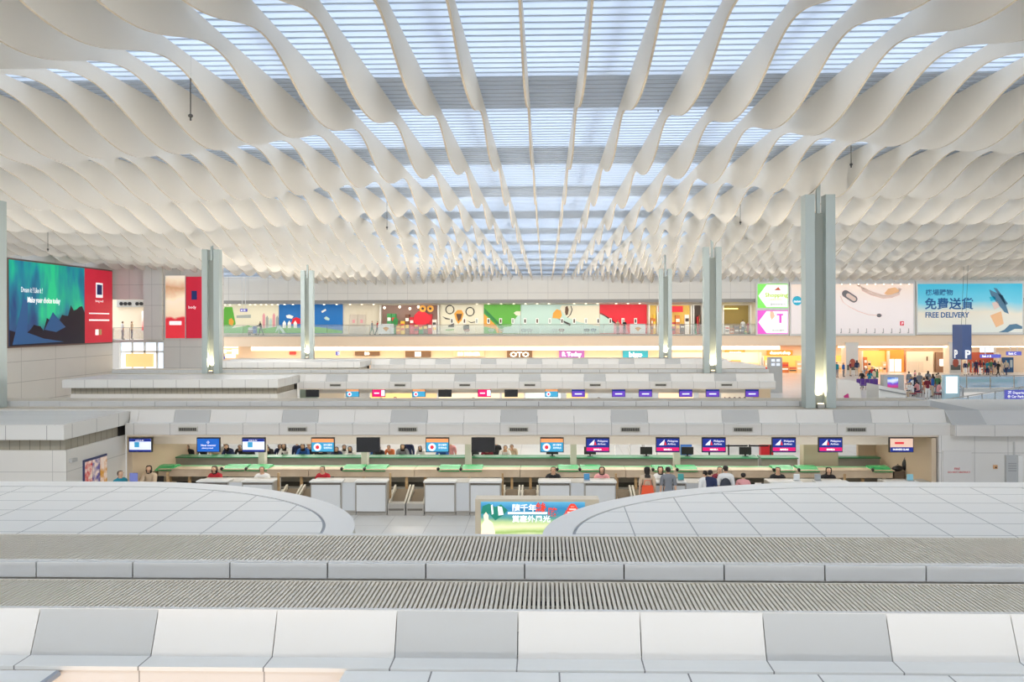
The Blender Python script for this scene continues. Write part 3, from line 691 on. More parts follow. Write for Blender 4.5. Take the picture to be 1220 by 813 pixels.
wpanel('service_wall', 1080, 419, 1112, 444, YG, mat('cream_wall', (232, 216, 194), .5, emis=.05), 'cream wall with a pair of plain doors', 'wall panel', .3, (('door_leaf', 1082, 431, 1093, 444, mat('door_cream', (224, 208, 188), .5), .05), ('door_leaf', 1094, 431, 1100, 444, mat('door_cream', (224, 208, 188), .5), .05), ('notice', 1103.5, 425, 1105, 430, MBR, .06)))
wpanel('shop', 1115, 420, 1125, 446, YG, mat('brown_shop', (138, 108, 90), .5), 'brown shop front with a glowing round white sign', 'shop', .3, (('round_sign', 1118, 428, 1123.5, 436, mat('lit_white2', (255, 250, 240), .4, emis=1.5), .3),))
shopfront(1146, 1185, 420, 446, YG + .4, 'dim red brown restaurant front behind the parking sign', mat('red_dim', (150, 70, 50), .5, emis=.15), 31, 9, [(150, 60, 50), (190, 90, 50), (120, 60, 40), (90, 50, 40)], base=.8)
wpanel('poster', 1194.5, 426, 1207.5, 444, YF, mat('navy_poster', (26, 66, 104), .5, emis=.15), 'tall navy wall poster at the far right beyond the glass rails', 'poster', .2, (('text_line', 1198, 430, 1200, 440, mat('teal_print', (30, 160, 186)), .05), ('text_line', 1203, 429, 1206, 438, MGY, .05)))
# parking totem, direction signs
Yk = 62
a, c = P(1142.5, 387, Yk), P(1157.5, 428.5, Yk)
t = thing('parking_sign', ((a.x + c.x) / 2, Yk, c.z), 'tall blue grey hanging box sign with a white letter P on two faces', 'sign')
BL = mat('parking_blue', (88, 110, 160), .4); BL2 = mat('parking_purple', (112, 108, 146), .4)
x1 = c.x; xm = P(1146.5, 400, Yk).x
MB().prism([(xm, Yk, c.z), (x1, Yk, c.z), (x1, Yk + 1.0, c.z), (a.x, Yk + 1.0, c.z)], (0, 0, a.z - c.z), BL).build('sign_body', t)
text('lettering', 'P', .9, INK, t, (xm + .18, Yk - .02, c.z + .12), bold=.03)
text('lettering', 'P', .9, INK, t, (a.x + .02, Yk + .8, c.z + .12), rot=(PI / 2, 0, -math.atan2(1.0, xm - a.x)), bold=.03, sx=.8)
for x in (xm + .2, x1 - .2): MB().tube([(x, Yk + .5, a.z), (x + .25, Yk + .5, ZT - .2)], .012, DARK, 5).build('hanging_wire', t)
PUR = (92, 96, 190)
hang_sign(1168.5, 1184, 414.5, 420, 76, 'white face lit direction box with wider purple strip hung below it, left pair', ZM - 1, body=mat('lit_sign', (210, 226, 240), .4, emis=.7), txt='◀ B1')
hang_sign(1168.5, 1192.5, 422.5, 426.5, 74, 'purple strip direction sign just right of the parking totem', ZM - 1, PUR, 'Exit A B')
hang_sign(1200, 1217, 419, 423.5, 74, 'purple strip direction sign at the right edge', ZM - 1, PUR, 'Exit C')
a, c = P(1198, 465, 46), P(1232, 479, 46)
t = thing('direction_sign', (a.x, 46, 0), 'big purple direction sign with white lines on a pole at the right edge', 'sign')
MB().box(a.x, c.x, 46, 46.15, c.z, a.z, mat('sign_%d_%d_%d' % PUR, PUR, .4, emis=.35)).build('sign_body', t)
MB().tube([(a.x + .04, 46.08, a.z), (a.x + .04, 46.08, 0)], .05, mat('purple_pole', (120, 124, 180), .4), 8).build('pole', t)
for i, s in enumerate(('✈ Departures 離境', '● Car Park 停車場', '● Coach 旅遊車')):
    text('lettering', s, .2, INK, t, (a.x + .1, 45.98, a.z - .22 - i * .23), bold=.004)
# escalator housing / info box
Ye = 58
a, c = P(1047, 457, Ye), P(1079, 481, Ye)
t = thing('stair_housing', ((a.x + c.x) / 2, Ye, 0), 'grey white sloped stair housing with a steel handrail right of the thick column', 'stair housing')
MB().prism([(a.x, Ye, 0), (c.x, Ye, 0), (c.x, Ye, P(1079, 466, Ye).z), (a.x, Ye, P(1047, 459, Ye).z)], (0, 2.2, 0), WHITE).build('body', t)
MB().tube([(a.x, Ye - .06, P(1047, 464, Ye).z), (c.x, Ye - .06, P(1069, 470, Ye).z)], .05, STEEL).build('handrail', t)
a, c = P(1070, 447, Ye + 2.4), P(1077, 478, Ye + 2.4)
t = thing('info_kiosk', ((a.x + c.x) / 2, Ye + 2.4, 0), 'grey standing kiosk with a colourful screen behind the stair housing', 'kiosk')
q0 = P(1052, 447, Ye + 2.5); MB().box(q0.x, c.x, Ye + 2.4, Ye + 3, 0, q0.z, GREYP).build('body', t)
q0, q1 = P(1058, 450, Ye + 2.3), P(1070, 462, Ye + 2.3)
MB().box(q0.x, q1.x, Ye + 2.3, Ye + 2.4, q1.z, q0.z, ramp_mat('kiosk_picture', [(0, (200, 60, 120)), (.4, (90, 80, 200)), (.7, (220, 230, 240)), (1, (60, 120, 200))], 'Z', q1.z, q0.z, 2, .8, .5)).build('screen', t)
# light board by the pit
Yb = 56.6
a, c = P(1126, 447, Yb), P(1141.5, 470.5, Yb)
t = thing('light_box', ((a.x + c.x) / 2, Yb, 0), 'bright pale blue standing light board beside the glass rails', 'light box')
MB().box(a.x - .1, c.x + .1, Yb, Yb + .3, 0, a.z, mat('pale_frame', (176, 204, 214), .4)).build('frame', t)
MB().box(a.x + .06, c.x - .06, Yb - .04, Yb, c.z + .1, a.z - .12, mat('lit_ice', (226, 244, 250), .4, emis=.8)).build('lit_face', t)
# green sloped planter and wooden counters near the far right
t = thing('escalator_wall', (P(1175, 455, 78).x, 78, 0), 'pale green glass sided ramp wall running across the far right', 'ramp wall')
a, c = P(1100, 452, 78), P(1212, 462, 78)
MB().box(a.x, c.x, 78, 78.15, 0, P(1150, 452, 78).z, mat('pale_green_glass', (176, 196, 150), .3)).build('green_panel', t)
MB().tube([(a.x, 78, P(1150, 450.5, 78).z), (c.x, 78, P(1150, 450.5, 78).z)], .06, WHITE).build('handrail', t)
for u0, v0, u1, v1, w in ((1090, 449.5, 1121, 455, 'behind the seated crowd'), (1163, 459.5, 1190, 465.5, 'beyond the blue pit')):
    Y = 74 if u0 < 1100 else 72; a, c = P(u0, v0, Y), P(u1, v1, Y)
    t = thing('wooden_bench', ((a.x + c.x) / 2, Y, 0), 'long oak bench wall %s' % w, 'bench')
    MB().box(a.x, c.x, Y, Y + .5, 0, a.z - .05, WOOD).build('body', t)
    MB().box(a.x - .05, c.x + .05, Y - .05, Y + .55, a.z - .05, a.z, WOOD).build('top_board', t)
# purple seats
for i in range(5):
    u = 1024 + i * 5.2; Y = 68.5; v = P(u, 462, Y)
    t = thing('waiting_seat', (v.x, Y, 0), 'purple airport waiting seat, %s from the left right of the thick column' % ordw(i + 1), 'seat', 'purple waiting seats')
    PU = mat('purple_seat', (92, 56, 140), .5)
    MB().box(v.x - .17, v.x + .17, Y - .25, Y + .2, .42, .5, PU).build('seat', t)
    MB().box(v.x - .17, v.x + .17, Y + .18, Y + .26, .5, 1.0, PU).build('backrest', t)
    for s in (-1, 1): MB().box(v.x + s * .14 - .02, v.x + s * .14 + .02, Y - .05, Y, 0, .42, STEEL).build('leg', t)
# glass rails of the pit
def rail_path(pts, label, h=1.15, step=2.2):
    t = thing('glass_railing', (pts[0][0], pts[0][1], 0), label, 'railing')
    MB().tube([(x, y, h) for x, y in pts], .035, STEEL, 6).build('handrail', t)
    BG = mat('blue_glass', (150, 196, 226), .05, alpha=.42)
    g = MB()
    for (x0, y0), (x1, y1) in zip(pts, pts[1:]):
        L = math.hypot(x1 - x0, y1 - y0); n = max(1, int(L / step)); dx, dy = (x1 - x0) / n, (y1 - y0) / n
        for i in range(n):
            a0 = (x0 + dx * i, y0 + dy * i); a1 = (a0[0] + dx * .97, a0[1] + dy * .97)
            g.prism([(a0[0], a0[1], .05), (a1[0], a1[1], .05), (a1[0], a1[1], h - .08), (a0[0], a0[1], h - .08)], (.004, .01, 0), BG)
            MB().box(a0[0] - .03, a0[0] + .03, a0[1] - .03, a0[1] + .03, 0, h, STEEL).build('post', t)
    tag(g.build('glass', t), 'pale blue glass infill panes')
rail_path([(24.6, 48.1), (37.6, 59.5), (52, 63.9)], 'pale blue glass railing along the near side of the pit, running back to the right')
rail_path([(31.4, 57.6), (36.4, 70.1), (52, 71.1)], 'pale blue glass railing along the far side of the pit behind the light board')
#@@ISLANDS
# ================================================================== ISLANDS
S = 17.3; Y1 = 7.47
YN = [Y1 + S * i for i in range(4)]
def E(z): return EZ + z
PANELM = mat('fascia_white', (217, 214, 208), .42); STEP = mat('step_panel', (204, 205, 204), .45); BOXF = mat('apron_white', (214, 212, 207), .45)
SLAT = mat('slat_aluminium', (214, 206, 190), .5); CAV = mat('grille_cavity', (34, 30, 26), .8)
GX = -.88
def island_roof(n, xl, xr, pitch, label, depth_back, xe=None):
    xe = xl if xe is None else xe
    Yn = YN[n]; t = thing('canopy_roof', ((xl + xr) / 2, Yn, E(-3.64)), label, 'canopy roof', 'long island canopy roofs')
    # sloped fascia panels
    b = MB(); k = math.floor((xl - GX) / 1.2) - 1
    while True:
        x0 = GX - .6 + 1.2 * k; x1 = x0 + 1.2; g = k % 3 == 0; k += 1
        if x0 > xr: break
        x0, x1 = max(x0, xl), min(x1, xr)
        if x1 - x0 < .1: continue
        m = GREYP if g else PANELM
        b.prism([(x0 + .005, Yn, E(-2.862)), (x0 + .005, Yn - .15, E(-3.265)), (x0 + .005, Yn - .09, E(-3.275)), (x0 + .005, Yn + .05, E(-2.87))], (x1 - x0 - .01, 0, 0), m)
    b.build('fascia_panels', t)
    b = MB()
    b.box(xl, xr, Yn - .38, Yn - .1, E(-3.30), E(-3.262), panel_mat('ledge_panels', (222, 222, 218), [('X', 1.2, GX - .6)], .014))
    b.box(xl, xr, Yn - .36, Yn - .28, E(-3.64), E(-3.30), panel_mat('apron_panels', (216, 213, 208), [('X', 1.2, GX - .6)], .014, (150, 148, 144)))
    b.build('apron', t)
    b = MB().box(xl, xr, Yn + .02, Yn + .06, E(-3.3), E(-2.9), DARK).box(xl, xr, Yn - .3, Yn + depth_back, E(-3.70), E(-3.64), mat('soffit_white', (226, 214, 196), .5))
    b.box(xl, xr, Yn + 2.0, Yn + 2.12, E(-3.7), E(-2.69 if n < 3 else -2.87), WHITE)
    b.build('soffit', t)
    # grilles
    for nm, y0, y1, z in (('lower_grille', Yn + .02, Yn + .86, -2.86), ('upper_grille', Yn + .96, Yn + 2.0, -2.68 if n < 3 else -2.86)):
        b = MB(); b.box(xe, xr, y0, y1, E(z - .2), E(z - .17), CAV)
        b.box(xe, xr, y0 - .02, y0 + .035, E(z - .2), E(z) + .004, PANELM); b.box(xe, xr, y1 - .03, y1, E(z - .2), E(z) + .004, SLAT)
        x = xe
        while x < xr:
            b.box(x, x + pitch * .60, y0 + .035, y1 - .03, E(z - .05), E(z), SLAT); x += pitch
        for yy in (y0 + .25, y0 + .5, y0 + .7): b.box(xe, xr, yy, yy + .012, E(z - .09), E(z - .05), SLAT)
        b.build(nm, t)
    b = MB(); x = xe; k = math.floor((xe + 5.74) / 1.1) - 1
    while n < 3:
        x0 = -5.74 + 1.1 * k + .008; x1 = x0 + 1.084; k += 1
        if x0 > xr: break
        x0, x1 = max(x0, xe), min(x1, xr)
        if x1 - x0 > .1: b.box(x0, x1, Yn + .90, Yn + .94, E(-2.85), E(-2.682), STEP)
    b.box(xe, xr, Yn + .925, Yn + .95, E(-2.95 if n == 3 else -2.85), E(-2.69 if n < 3 else -2.87), DARK)
    b.build('step_panels', t)
    return t
def vents(n, t, ks):
    Yn = YN[n]
    for k in ks:
        x = GX + 3.6 * k; b = MB().box(x - .32, x + .32, Yn - .40, Yn - .36, E(-3.52), E(-3.37), mat('vent_frame', (190, 188, 178), .4))
        v = b.build('vent', t)
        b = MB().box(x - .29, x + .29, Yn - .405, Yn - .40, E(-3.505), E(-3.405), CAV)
        for i in range(12): b.box(x - .29 + i * .05, x - .275 + i * .05, Yn - .415, Yn - .4, E(-3.505), E(-3.405), mat('vent_blade', (150, 148, 138), .4))
        b.build('vent_grille', v)
r1 = island_roof(0, -9.5, 9.5, .048, 'nearest island canopy roof, full width of the picture bottom with two slatted grilles', 2.0)
r2 = island_roof(1, -13.75, 12.9, .048, 'second island canopy roof above the large screens with a row of vents', 8, -21)
r3 = island_roof(2, -13.75, 12.6, .1, 'third island canopy roof above the small purple screens', 5, -25)
r4 = island_roof(3, -13.75, 12.6, .1, 'farthest island canopy roof in front of the mezzanine', 5, -25)
vents(1, r2, range(-3, 4)); vents(2, r3, range(-3, 4)); 
# right continuation: the lower left warm and the right flat ledges under the nearest fascia
b = MB().box(at(405, 6.9, 800), 9.5, Y1 - .85, Y1 - .39, E(-3.34), E(-3.28), panel_mat('ledge_low', (226, 226, 222), [('X', 1.2, .12)], .016)).box(at(405, 6.9, 800), 9.5, Y1 - .85, Y1 - .8, E(-3.6), E(-3.34), WHITE)
tag(b.build('canopy_ledge'), 'flat white ledge below the nearest grey and white fascia, right part', 'ledge')
b = MB().box(-9.5, at(36, 6.7, 803), Y1 - .85, Y1 - .39, E(-3.36), E(-3.30), WHITE).tube([(at(36, 6.7, 803), Y1 - .85, E(-3.33)), (at(36, 6.7, 803), Y1 - .39, E(-3.33))], .035, mat('grey_bead', (150, 156, 166), .4))
tag(b.build('canopy_ledge'), 'small white ledge with a grey rounded edge in the bottom left corner', 'ledge')
# curved shells behind the nearest roof
SHM = panel_mat('shell_panels', (229, 227, 221), [('X', .79, .33), ('Y', .5, .1)], .016, (150, 150, 146), .42, .015)
RIM = mat('shell_rim', (224, 222, 217), .4); GRV = mat('shell_groove', (150, 154, 160), .5)
def shell(cx, a, bb, y0, sgn, xfar, label):
    t = thing('roof_shell', (cx, y0, E(-3.0)), label, 'roof shell', 'curved white roof shells')
    def arc(da, db, n=40):
        pts = []
        for i in range(n + 1):
            th = PI / 2 * i / n; pts.append((cx + sgn * (a - da) * math.cos(th), y0 + (bb - db) * math.sin(th)))
        return pts + [(xfar, y0 + bb - db), (xfar, y0)]
    def zz(y): return E(-2.69 + .032 * (y - y0))
    def sheet(pts, z0, th): return [(x, y, zz(y) + z0) for x, y in pts]
    b = MB(); o = arc(.42, .34); b.prism(sheet(o, 0, 0), (0, 0, -.03), SHM); b.build('panel_field', t)
    b = MB(); o, i_ = arc(.42, .34)[:-1], arc(.38, .31)[:-1]
    for k in range(len(o) - 1):
        q = [o[k], o[k + 1], i_[k + 1], i_[k]]; b.prism([(x, y, zz(y) - .012) for x, y in q], (0, 0, -.02), GRV)
    b.build('groove', t)
    b = MB(); o, i_ = arc(.38, .31)[:-1], arc(0, 0)[:-1]; lo = arc(-.03, -.03)[:-1]
    for k in range(len(o) - 1):
        q = [o[k], o[k + 1], i_[k + 1], i_[k]]; b.prism([(x, y, zz(y) + .004) for x, y in q], (0, 0, -.05), RIM)
        b.prism([(i_[k][0], i_[k][1], zz(i_[k][1])), (i_[k + 1][0], i_[k + 1][1], zz(i_[k + 1][1])), (lo[k + 1][0], lo[k + 1][1], zz(lo[k + 1][1]) - .35), (lo[k][0], lo[k][1], zz(lo[k][1]) - .35)], (0, 0, -.01), RIM)
    b.build('rim', t)
    b = MB(); o = arc(.05, .05); b.prism([(x, y, zz(y) - .38) for x, y in o], (0, 0, -.05), WHITE); b.build('underside', t)
shell(-6.85, 4.38, 2.78, 9.48, 1, -11.5, 'curved white panelled roof shell at the left, rounded towards the gap')
shell(5.0, 5.05, 2.86, 9.48, -1, 11.5, 'curved white panelled roof shell at the right, sweeping over the light box')
# left wings of the islands
BAND = panel_mat('louvre_band', (160, 154, 138), [('X', .3, 0), ('Y', .3, 0)], .03, (128, 122, 108), .5)
WINGM = panel_mat('wing_fascia', (220, 219, 214), [('X', 1.2, .1), ('Y', 1.2, .1)], .02, (150, 148, 146))
WINGW = panel_mat('wing_wall', (222, 219, 212), [('X', 3.6, .1), ('Z', 1.2, .65), ('Y', 3.6, 0)], .02, (186, 184, 178))
def wing(n, xl, label):
    Yn = YN[n]; xr = -13.8; y0 = Yn - 3.45; t = thing('wing_roof', ((xl + xr) / 2, y0, 0), label, 'building wing', 'left wings of the islands')
    MB().box(xl, xr, y0, Yn + .0, E(-3.33), E(-2.92), WINGM).box(xl + .05, xr - .05, y0 + .05, Yn - .02, E(-2.92), E(-2.90), panel_mat('wing_top', (214, 212, 206), [('X', 3.6, .3), ('Y', 1.3, .3)], .03, (190, 188, 180))).build('roof_slab', t)
    MB().box(xl + .3, xr - .16, y0 + .3, Yn - .1, E(-3.67), E(-3.33), BAND).build('louvre_band', t)
    MB().box(xl + .3, xr - .1, y0 + .25, Yn - .1, 0, E(-3.67), WINGW).build('wall', t)
    MB().box(xr - .2, xr - .1, Yn - .45, Yn - .12, E(-3.67), E(-3.33), BLACK).build('dark_opening', t)
    return t
w2 = wing(1, -24, 'white wing building left of the second island with a slatted band under its flat roof')
w3 = wing(2, -25.1, 'white wing building left of the third island with a slatted band under its flat roof')
w4 = wing(3, -25.1, 'white wing building left of the farthest island')
# posters on wing wall side
xs = -13.9; pcol = [((200, 60, 60), 'red and yellow'), ((90, 80, 150), 'violet and white'), ((210, 150, 60), 'orange and pink')]
t = thing('poster_row', (xs, 22.9, 0), 'row of three small colourful posters in one frame on the left wing wall', 'poster')
MB().box(xs, xs + .04, 22.35, 23.55, .9, 2.05, mat('dark_blue_frame', (60, 66, 110), .4)).build('frame', t)
for i, (c_, w) in enumerate(pcol):
    y0 = 22.4 + .385 * i
    MB().box(xs + .04, xs + .055, y0, y0 + .35, 1.0, 1.98, speck_mat('poster_%d' % i, c_, (236, 214, 200), 5, .4, .2)).build('poster_sheet', t)
MB().box(xs, xs + .1, 21.7, 21.95, 2.1, 2.2, GREYP).build('wall_fitting', tag(thing('wall_box', (xs, 21.8, 2.1), 'small grey fitting on the left wing wall above the white cabinet', 'fitting')))
# right building beside island 2
t = thing('wing_building', (15.5, 24.4, 0), 'white panelled building right of the second island with a door', 'building')
RW = panel_mat('right_wall', (224, 222, 217), [('X', 1.05, 12.62), ('Z', 1.15, .8)], .016, (176, 174, 170))
MB().box(12.55, 24, 24.42, 29.5, 0, E(-3.58), RW).build('wall', t)
MB().box(12.9, 24, 24.1, 30, E(-3.62), E(-3.28), panel_mat('apron_panels', (216, 213, 208), [('X', 1.2, GX)], .014)).build('apron', t)
MB().prism([(12.9, 24.32, E(-3.28)), (12.9, 24.76, E(-2.87)), (12.9, 29, E(-2.87)), (12.9, 29, E(-3.28))], (1.1, 0, 0), GREYP, GREYP).prism([(14.0, 24.32, E(-3.28)), (14.0, 25.3, E(-2.95)), (14.0, 29, E(-2.95)), (14.0, 29, E(-3.28))], (10, 0, 0), PANELM).build('sloped_roof', t)
d = MB().box(12.66, 13.55, 24.38, 24.43, 0, 2.02, mat('door_white', (220, 218, 214), .4)).build('door', t)
text('red_lettering', 'FIRE', .1, mat('red_letter', (220, 90, 90), .5), d, (13.0, 24.37, 1.42)); text('red_lettering', 'DO NOT OBSTRUCT', .075, mat('red_letter', (220, 90, 90), .5), d, (12.8, 24.37, 1.32))
MB().box(14.25, 14.37, 24.38, 24.42, 1.45, 1.57, mat('orange_box', (210, 160, 110), .4)).ball((14.31, 24.37, 1.5), .025, BLACK).build('alarm_point', t)
t = thing('notice_stand', (at(1205, 22.5), 22.5, 0), 'grey upright notice panel with a thin pole near the right edge', 'notice')
a, c = P(1199, 543, 22.5), P(1213, 580, 22.5)
MB().box(a.x, c.x, 22.5, 22.6, 0, a.z, mat('notice_grey', (176, 178, 178), .4)).build('panel', t)
MB().box(c.x, c.x + .12, 22.48, 22.65, 0, a.z, WHITE).build('frame_side', t)
MB().tube([(a.x + .25, 22.55, a.z), (a.x + .25, 22.55, a.z + .4)], .03, GREYP).build('pole', t)
for i in range(4): MB().box(a.x + .05, c.x - .05, 22.49, 22.5, a.z - .25 - i * .07, a.z - .22 - i * .07, mat('grey_line', (150, 152, 152), .5)).build('text_line', t)
# columns
def column(X, n, base, label, vis_top=None):
    Y = YN[n] + .55
    t = thing('twin_column', (X, Y, base), label, 'column', 'tall twin columns')
    zt_ = E(4.2)
    MB().box(X - .06, X + .06, Y - .06, Y + .06, E(3.6), ZT - .05, COLM).build('head_stub', t)
    for s in (-1, 1):
        MB().box(X + s * .335 - .155, X + s * .335 + .155, Y - .22, Y + .22, base, zt_, COLM).build('post', t)
    w = MB().box(X - .19, X + .19, Y + .02, Y + .2, base, E(3.62), mat('column_web', (150, 157, 150), .5)).build('web', t)
    MB().box(X - .12, X + .12, Y - .26, Y - .14, base, base + .14, STEEL).box(X - .09, X + .09, Y - .24, Y - .16, base + .14, base + .16, WARM).build('uplight', t)
    L = bpy.data.lights.new('uplight', 'SPOT'); L.energy = 420; L.color = (1, .80, .5); L.spot_size = 1.1; L.shadow_soft_size = .05
    lo = bpy.data.objects.new('uplight_lamp', L); COL.objects.link(lo); lo.location = (X, Y - .2, base + .2); lo.rotation_euler = (PI - .16, 0, 0)
    return t
zb = E(-2.85)
column(-19.0, 1, zb, 'pale twin column at the left picture edge'); column(9.06, 1, zb, 'thick pale twin column at the right, nearest of all')
column(-19.0, 2, zb, 'pale twin column right of the red posters'); column(9.34, 2, zb, 'pale twin column rising from the third roof, right of centre')
column(-19.0, 3, zb, 'small pale twin column in front of the blue mural'); column(9.46, 3, zb, 'small pale twin column in front of the snack shops')
b = None
t = thing('round_column', (39.2, 61.4, 0), 'pale slender column at the right picture edge', 'column')
MB().box(38.75, 39.6, 61, 61.8, 0, ZT - .3, COLM).build('shaft', t)
#@@INTERIOR
# ---------------------------------------------------------------- island 2 interior
YI = YN[1]
t = thing('header_beam', (0, 26.0, E(-4.16)), 'long white header beam behind the large screens', 'beam')
MB().box(-13.6, 12.2, 25.9, 26.2, E(-4.18), E(-3.70), mat('header_white', (226, 222, 214), .45)).build('beam', t)
MB().box(-13.0, 12.0, 26.2, 28, E(-3.84), E(-3.74), mat('inner_ceiling', (200, 190, 176), .5)).build('inner_ceiling', t)
# side walls at the ends
t = thing('end_wall', (12.3, 26.5, 0), 'beige end wall of the second island washed by a downlight', 'wall')
MB().box(12.35, 12.5, 24.5, 29.5, 0, E(-3.74), BEIGE).build('panel', t)
MB().box(11.7, 12.35, 28.6, 28.75, 0, E(-3.74), BEIGE).build('panel', t)
t = thing('end_wall', (-13.8, 25.6, 0), 'beige end wall at the left of the second island', 'wall')
MB().box(-13.9, -13.72, 24.75, 29.5, 0, E(-3.74), BEIGE).build('panel', t)
for X in (12.0, -12.5):
    L = bpy.data.lights.new('wash', 'SPOT'); L.energy = 60; L.color = (1, .85, .62); L.spot_size = 1.0; L.shadow_soft_size = .05
    lo = bpy.data.objects.new('wash_lamp', L); COL.objects.link(lo); lo.location = (X, 26.6 if X > 0 else 24.3, E(-3.8))
    lo.rotation_euler = (-.35 if X > 0 else 0, .25 if X > 0 else -.2, 0)
t = thing('partition', (9.0, 27, 0), 'olive beige partition between the right screens', 'partition')
a, c = P(955, 528, 27.4), P(996, 562, 27.4)
MB().box(a.x, c.x, 27.2, 27.6, 0, E(-3.7), mat('olive_panel', (176, 168, 146), .5)).build('panel', t)
# inner slim columns
for i, u in enumerate((189, 313, 435, 558, 683, 806)):
    X = at(u, 27.35, 545)
    o = MB().box(X - .11, X + .11, 27.2, 27.5, 0, E(-3.74), mat('slim_column', (206, 204, 194), .45)).build('slim_column')
    tag(o, 'slim grey white post inside the second island, %s from the left' % ordw(i + 1), 'post', 'slim posts of the second island')
# counters & belts
U = 3.65; X0 = (422 - 650) / 37.5
CB = mat('counter_white', (214, 216, 216), .4); CT = mat('counter_top', (110, 104, 96), .4); PL = mat('plinth_steel', (172, 168, 160), .35); CP = mat('counter_panel', (206, 209, 211), .35)
def counter(w, label, narrow=False):
    t = thing('check_in_counter', (0, 0, 0), label, 'counter', 'check-in counters')
    MB().box(0, w, 0, .7, .12, 1.06, PL).build('body', t, local=True)
    MB().box(.01, w - .01, .04, .68, 0, .12, PL).build('plinth', t, local=True)
    if narrow: MB().box(.02, w - .02, -.01, 0, .16, 1.05, CP).build('front_panel', t, local=True)
    else:
        MB().box(.04, w - .04, -.05, 0, .14, .98, CB).build('front_panel', t, local=True)
        MB().box(-.02, w + .02, -.08, .3, 1.06, 1.10, WHITE).box(.03, w - .03, -.055, .0, .985, 1.04, CT).build('counter_top', t, local=True)
    return t
def belt(label):
    t = thing('baggage_belt', (0, 0, 0), label, 'baggage belt', 'baggage belts between the counters')
    for s, x in ((0, 0.02), (1, .62)):
        MB().box(x, x + .56, 0, .5, 0, .38, PL).box(x + .04, x + .52, -.01, 0, .16, .22, CT).build('weigh_box', t, local=True)
        MB().prism([(x + .08, .3, .38), (x + .08, 1.15, .60), (x + .08, 1.15, .50), (x + .08, .3, .3)], (.4, 0, 0), mat('belt_rubber', (104, 88, 66), .6)).build('belt', t, local=True)
        for q in (x, x + .5): MB().prism([(q, .1, .38), (q, 1.15, .74), (q, 1.15, .45), (q, .1, .3)], (.06, 0, 0), mat('side_cheek', (198, 192, 176), .4)).build('side_cheek', t, local=True)
    MB().box(0.0, .06, .35, .42, .4, 1.28, WOOD).build('post', t, local=True)
    return t
protos = {}
cnames = {-2: 'hidden partly by the left shell', -1: 'left of the open floor gap', 0: 'centre left', 1: 'above the light box, left', 2: 'above the light box, right', 3: 'behind the right shell'}
ci = 0
for k in range(-3, 5):
    xb = X0 + U * k
    for nm, off, w in (('wide', 0, 1.0), ('belt', 1.0, 1.18), ('wide', 2.2, 1.0), ('narrow', 3.2, .45)):
        key = nm
        lab = {'wide': 'white fronted check-in counter', 'narrow': 'narrow grey counter infill', 'belt': 'pair of baggage belts'}[nm]
        if nm == 'wide': ci += 1; lab += ', %s wide one from the left' % ordw(ci)
        elif nm == 'belt': lab += ', %s from the left between check-in counters' % ordw(k + 4)
        else: lab += ' between two counters, %s from the left' % ordw(k + 4)
        if xb + off + w > 12.2 or xb + off < -12.8: continue
        if key not in protos: protos[key] = o = belt(lab) if nm == 'belt' else counter(w, lab, nm == 'narrow')
        else: o = copy_tree(protos[key]); o['label'] = lab
        o.location = (xb + off, 24.0, 0)
# wooden conveyor beam 1 with green covers, beam 2 (far counter)
BEAM = speck_mat('conveyor_beige', (204, 188, 166), (190, 172, 150), 1.2, .45); GB = mat('grey_band', (150, 148, 140), .35, metal=.3)
segs = [(180, 205), (264, 292), (293, 319), (407, 433), (434, 460), (522, 548), (549, 575), (664, 690), (691, 717), (778, 803), (807, 832), (922, 948), (952, 977), (1040, 1064)]
yb = 26.2
def conveyor(u0, u1, gs, lab):
    a, c = max(-13.6, P(u0, 560, yb).x), P(u1, 560, yb).x
    t = thing('conveyor_casing', ((a + c) / 2, yb, 0), lab, 'conveyor', 'beige conveyor casings')
    MB().box(a, c - .02, yb, yb + .7, .78, 1.02, BEAM).build('casing', t)
    MB().box(a, c - .02, yb - .02, yb + .5, 1.02, 1.04, BEAM).box(a, c - .02, yb + .5, yb + .72, 1.02, 1.045, mat('casing_green', (96, 168, 116), .3)).build('top_plate', t)
    for g0, g1 in gs:
        x0, x1 = P(g0 + .6, 560, yb).x, P(g1 - .6, 560, yb).x
        MB().prism([(x0, yb - .06, .99), (x0, yb + .3, 1.11), (x0, yb + .6, 1.11), (x0, yb + .7, 1.0)], (x1 - x0, 0, 0), GREEN).build('green_cover', t)
        MB().ball((x0 - .02, yb + .02, 1.05), (.06, .06, .07), BLACK, 8, 5).build('motor_knob', t)
    MB().box(a, c, yb + .75, yb + .95, .45, .70, GB).box(a, c, yb + .3, yb + .4, .30, .36, GB).build('lower_band', t)
    for x in (a + .3, (a + c) / 2, c - .35): MB().box(x, x + .09, yb + .1, yb + .18, 0, .78, WOOD).build('leg', t)
bounds = [163, 256, 368, 494, 620, 746, 872, 990, 1066]
for i in range(8):
    u0, u1 = bounds[i], bounds[i + 1]
    conveyor(u0, u1, [g for g in segs if u0 <= (g[0] + g[1]) / 2 < u1], 'beige conveyor casing with green covers, %s from the left in the second island' % ordw(i + 1))
cuts = [150, 200, 310, 438, 556, 686, 806, 950]; cuts = [185, 310, 436, 557, 683, 806, 905]
for i in range(len(cuts)):
    u0 = cuts[i]; u1 = (cuts + [952])[i + 1]
    a, c = P(u0 + 2, 550, 27.7).x, P(u1 - 2, 550, 27.7).x
    t = thing('far_counter', ((a + c) / 2, 27.7, 0), 'long grey far counter with a green glass top, %s from the left' % ordw(i + 1), 'counter', 'far side counters of the second island')
    MB().box(a, c, 27.7, 28.1, .3, 1.17, GB).build('body', t)
    MB().box(a - .02, c + .02, 27.65, 28.2, 1.17, 1.21, GREENE).build('glass_top', t)
    MB().box(a + .1, c - .1, 27.75, 28.05, 0, .3, DARK).build('plinth', t)
